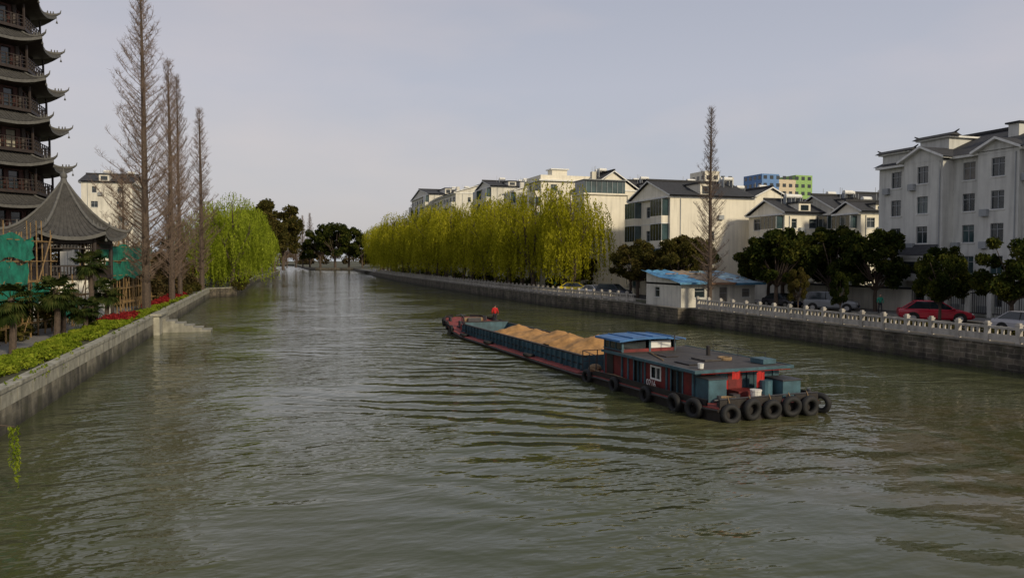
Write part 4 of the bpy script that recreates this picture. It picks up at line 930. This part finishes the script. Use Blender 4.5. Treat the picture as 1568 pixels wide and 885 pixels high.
# ---------------------------------------------------------------- people
skin=mat('skin',(.45,.26,.18),.6,.1,5); hair=mat('hair',(.012,.010,.01),.5,.2,9); trous=mat('dark_trousers',(.02,.022,.03),.8,.2,5); shoe=mat('shoes',(.02,.02,.02),.6,.2,5)
def skinned(name,verts,edges,radii,m,parent,root=0):
    me=bpy.data.meshes.new(name); me.from_pydata(verts,edges,[]); me.materials.append(m)
    o=place(name,me,parent); md=o.modifiers.new('Skin','SKIN'); md.use_smooth_shade=True
    for i,r in enumerate(radii):
        d=me.skin_vertices[0].data[i]; d.radius=(r,r) if not isinstance(r,tuple) else r; d.use_root=(i==root)
    s=o.modifiers.new('Sub','SUBSURF'); s.levels=1; s.render_levels=2
    return o
def person(name,loc,rz,jacket,sc=1,stride=.12):
    p=empty(name,loc,rz,sc)
    V=[(0,0,.93),(0,0,1.12),(0,0,1.36),(0,0,1.47),(-.17,0,1.40),(.17,0,1.40),(-.25,-.03,1.13),(.26,.05,1.13),(-.22,.14,.93),(.25,.20,.95)]
    skinned('jacket',V,[(0,1),(1,2),(2,3),(2,4),(4,6),(6,8),(2,5),(5,7),(7,9)],[(.15,.12),(.14,.11),(.17,.12),.06,.075,.075,.055,.055,.042,.042],jacket,p)
    V=[(0,0,.95),(-.09,0,.88),(.09,0,.88),(-.10,.04+stride*.4,.50),(.10,.02-stride*.4,.50),(-.10,stride,.08),(.10,-stride,.08)]
    skinned('trousers',V,[(0,1),(0,2),(1,3),(3,5),(2,4),(4,6)],[(.14,.11),.095,.095,.065,.065,.05,.05],trous,p)
    mb=MB()
    for x,y in ((-.10,stride),(.10,-stride)): mb.ball((x,y+.06,.045),.05,.14,.05,10,6,2)
    mb.tube((0,0,1.44),(0,.01,1.56),.055,.05,10,0)
    mb.ball((0,.015,1.63),.075,.092,.115,14,10,0); mb.ball((0,-.012,1.665),.083,.095,.10,14,8,1)
    mb.ball((0,.11,1.615),.013,.02,.022,6,5,0); mb.ball((-.077,.01,1.62),.012,.02,.03,6,5,0); mb.ball((.077,.01,1.62),.012,.02,.03,6,5,0)
    for x in (-.03,.03): mb.ball((x,.098,1.64),.012,.008,.008,6,5,1)
    mb.box(-.022,.098,1.573,.022,.104,1.58,3)
    for s,(hx,hy,hz) in ((-1,(-.22,.16,.90)),(1,(.25,.22,.92))):
        mb.ball((hx,hy,hz-.02),.022,.04,.05,8,6,0)
        for k in range(4):
            y_=hy-.028+k*.019; l=(.055,.07,.072,.062)[k]; mb.path([(hx,y_,hz-.05),(hx-s*.006,y_,hz-.05-l*.6),(hx-s*.02,y_+.004,hz-.05-l)],.009,.007,6,0)
        mb.path([(hx,hy+.03,hz),(hx-s*.01,hy+.055,hz-.03),(hx-s*.015,hy+.055,hz-.055)],.010,.008,6,0)
    mb.build('head_hands_shoes',[skin,hair,shoe,M['cloth']],p,True)
    return p
ja=mat('red_jacket',(.50,.012,.012),.8,.2,6); jb=mat('green_jacket',(.02,.22,.14),.8,.2,6)
pp=person('boatman',(0,0,0),0,ja,1.06); pp.parent=B; pp.location=(1.75,38.9,.66); pp.rotation_euler=(0,0,-.4)
person('pedestrian',(52.9,54.3,GZ+.12),2.6,jb,1)
person('pedestrian',(43.2,110,GZ+.12),0.2,jb,1)

# ---------------------------------------------------------------- cars
tyr=M['rubber']; hub=mat('alloy',(.45,.45,.46),.3,.1,5,metal=.8); lampm=mat('head_lamp',(.7,.7,.68),.15,.1,5); tail=mat('tail_lamp',(.4,.01,.01),.2,.1,5); plate=mat('plate',(.05,.1,.4),.4,.1,5)
def car(name,loc,rz,col,kind='sedan',sc=1.0):
    pm=mat(name+'_paint',col,.25,.06,3,spec=.7); p=empty(name,loc,rz,sc)
    if kind=='suv': H1,HR=1.02,1.62; pr=[(-2.15,.85,.55,1.0),(-2.05,.9,.35,1.02),(-1.0,.92,.28,1.03),(.9,.92,.28,1.02),(1.5,.9,.28,.98),(2.05,.86,.33,.88),(2.2,.75,.42,.72)]; gb=(-2.05,1.15); gt=(-1.75,.35)
    else: H1,HR=.93,1.42; pr=[(-2.2,.78,.5,.85),(-2.1,.86,.33,.94),(-1.0,.89,.25,.95),(.9,.89,.25,.93),(1.5,.87,.25,.86),(2.05,.82,.3,.72),(2.25,.68,.38,.58)]; gb=(-1.85,1.15); gt=(-1.15,.3)
    mb=MB(); R=[]
    for x,hw,zb,zt in pr:
        R.append([(x,-hw*.9,zb),(x,-hw,zb+.12),(x,-hw,zt-.22),(x,-hw*.95,zt-.06),(x,-hw*.82,zt),(x,hw*.82,zt),(x,hw*.95,zt-.06),(x,hw,zt-.22),(x,hw,zb+.12),(x,hw*.9,zb)])
    for a,b in zip(R[:-1],R[1:]):
        for i in range(10): mb.quad(a[i],a[(i+1)%10],b[(i+1)%10],b[i],0)
    mb.add(R[0],[tuple(range(10))],0); mb.add(R[-1],[tuple(range(10))[::-1]],0)
    mb.build('body',[pm],p,True)
    mb=MB(); wb,wt=.74,.57; zb=H1-.02
    lo=[(gb[0],-wb,zb),(gb[1],-wb,zb),(gb[1],wb,zb),(gb[0],wb,zb)]; hi=[(gt[0],-wt,HR),(gt[1],-wt,HR),(gt[1],wt,HR),(gt[0],wt,HR)]
    mb.add(lo+hi,[(0,1,5,4),(1,2,6,5),(2,3,7,6),(3,0,4,7)],1)
    mb.add([(gt[0]-.1,-wt,HR-.01),(gt[1]+.1,-wt,HR-.01),(gt[1]+.1,wt,HR-.01),(gt[0]-.1,wt,HR-.01),(gt[0]+.15,-wt*.8,HR+.05),(gt[1]-.15,-wt*.8,HR+.05),(gt[1]-.15,wt*.8,HR+.05),(gt[0]+.15,wt*.8,HR+.05)],[(0,1,5,4),(1,2,6,5),(2,3,7,6),(3,0,4,7),(4,5,6,7)],0)
    for a,b in zip(lo,hi): mb.tube(a,b,.045,.04,6,0)
    for s in (-1,1):
        xm=-.35; mb.tube((xm,s*wb,zb),(xm,s*wt,HR),.035,n=6,mi=2); mb.ball((.95,s*.95,zb+.05),.09,.1,.07,8,6,0)
        for x in (-1.35,1.38):
            yo=s*(.90 if kind!='suv' else .93)
            mb.tube((x,yo-s*.25,.34),(x,yo,.34),.40,n=20,mi=2); mb.tube((x,yo-s*.2,.32),(x,yo+s*.02,.32),.33,n=20,mi=2); mb.tube((x,yo,.32),(x,yo+s*.035,.32),.21,.19,12,3)
        mb.ball((2.08,s*.6,.62 if kind!='suv' else .74),.12,.16,.08,8,6,4); mb.ball((-2.13,s*.66,.75),.07,.15,.09,8,6,5)
    mb.box(2.2,-.35,.38,2.27,.35,.5,2); mb.box(2.27,-.22,.4,2.285,.22,.5,6)
    mb.build('glazing_and_wheels',[pm,M['glass'],tyr,hub,lampm,tail,plate],p,False)
    return p
R2=GZ+.01
car('red_car',(50.2,46.0,R2),math.radians(-40),(.42,.010,.03),'sedan',1.18)
car('grey_car',(52.0,59.5,R2),math.radians(-50),(.22,.23,.24),'suv',1.12)
car('yellow_taxi',(41.6,98.2,GZ+.13),math.radians(-28),(.75,.58,.02),'sedan',1.15)
car('white_car',(42.3,93.4,R2),math.radians(-75),(.6,.6,.6),'sedan',1.05)
car('dark_car',(43.2,89.3,R2),math.radians(-60),(.03,.035,.045),'suv',1.1)
car('silver_car',(48.0,36.3,R2),math.radians(-85),(.4,.4,.42),'sedan',1.05)
car('dark_car',(51.4,66,R2),math.radians(-85),(.04,.04,.05),'sedan',1.0)
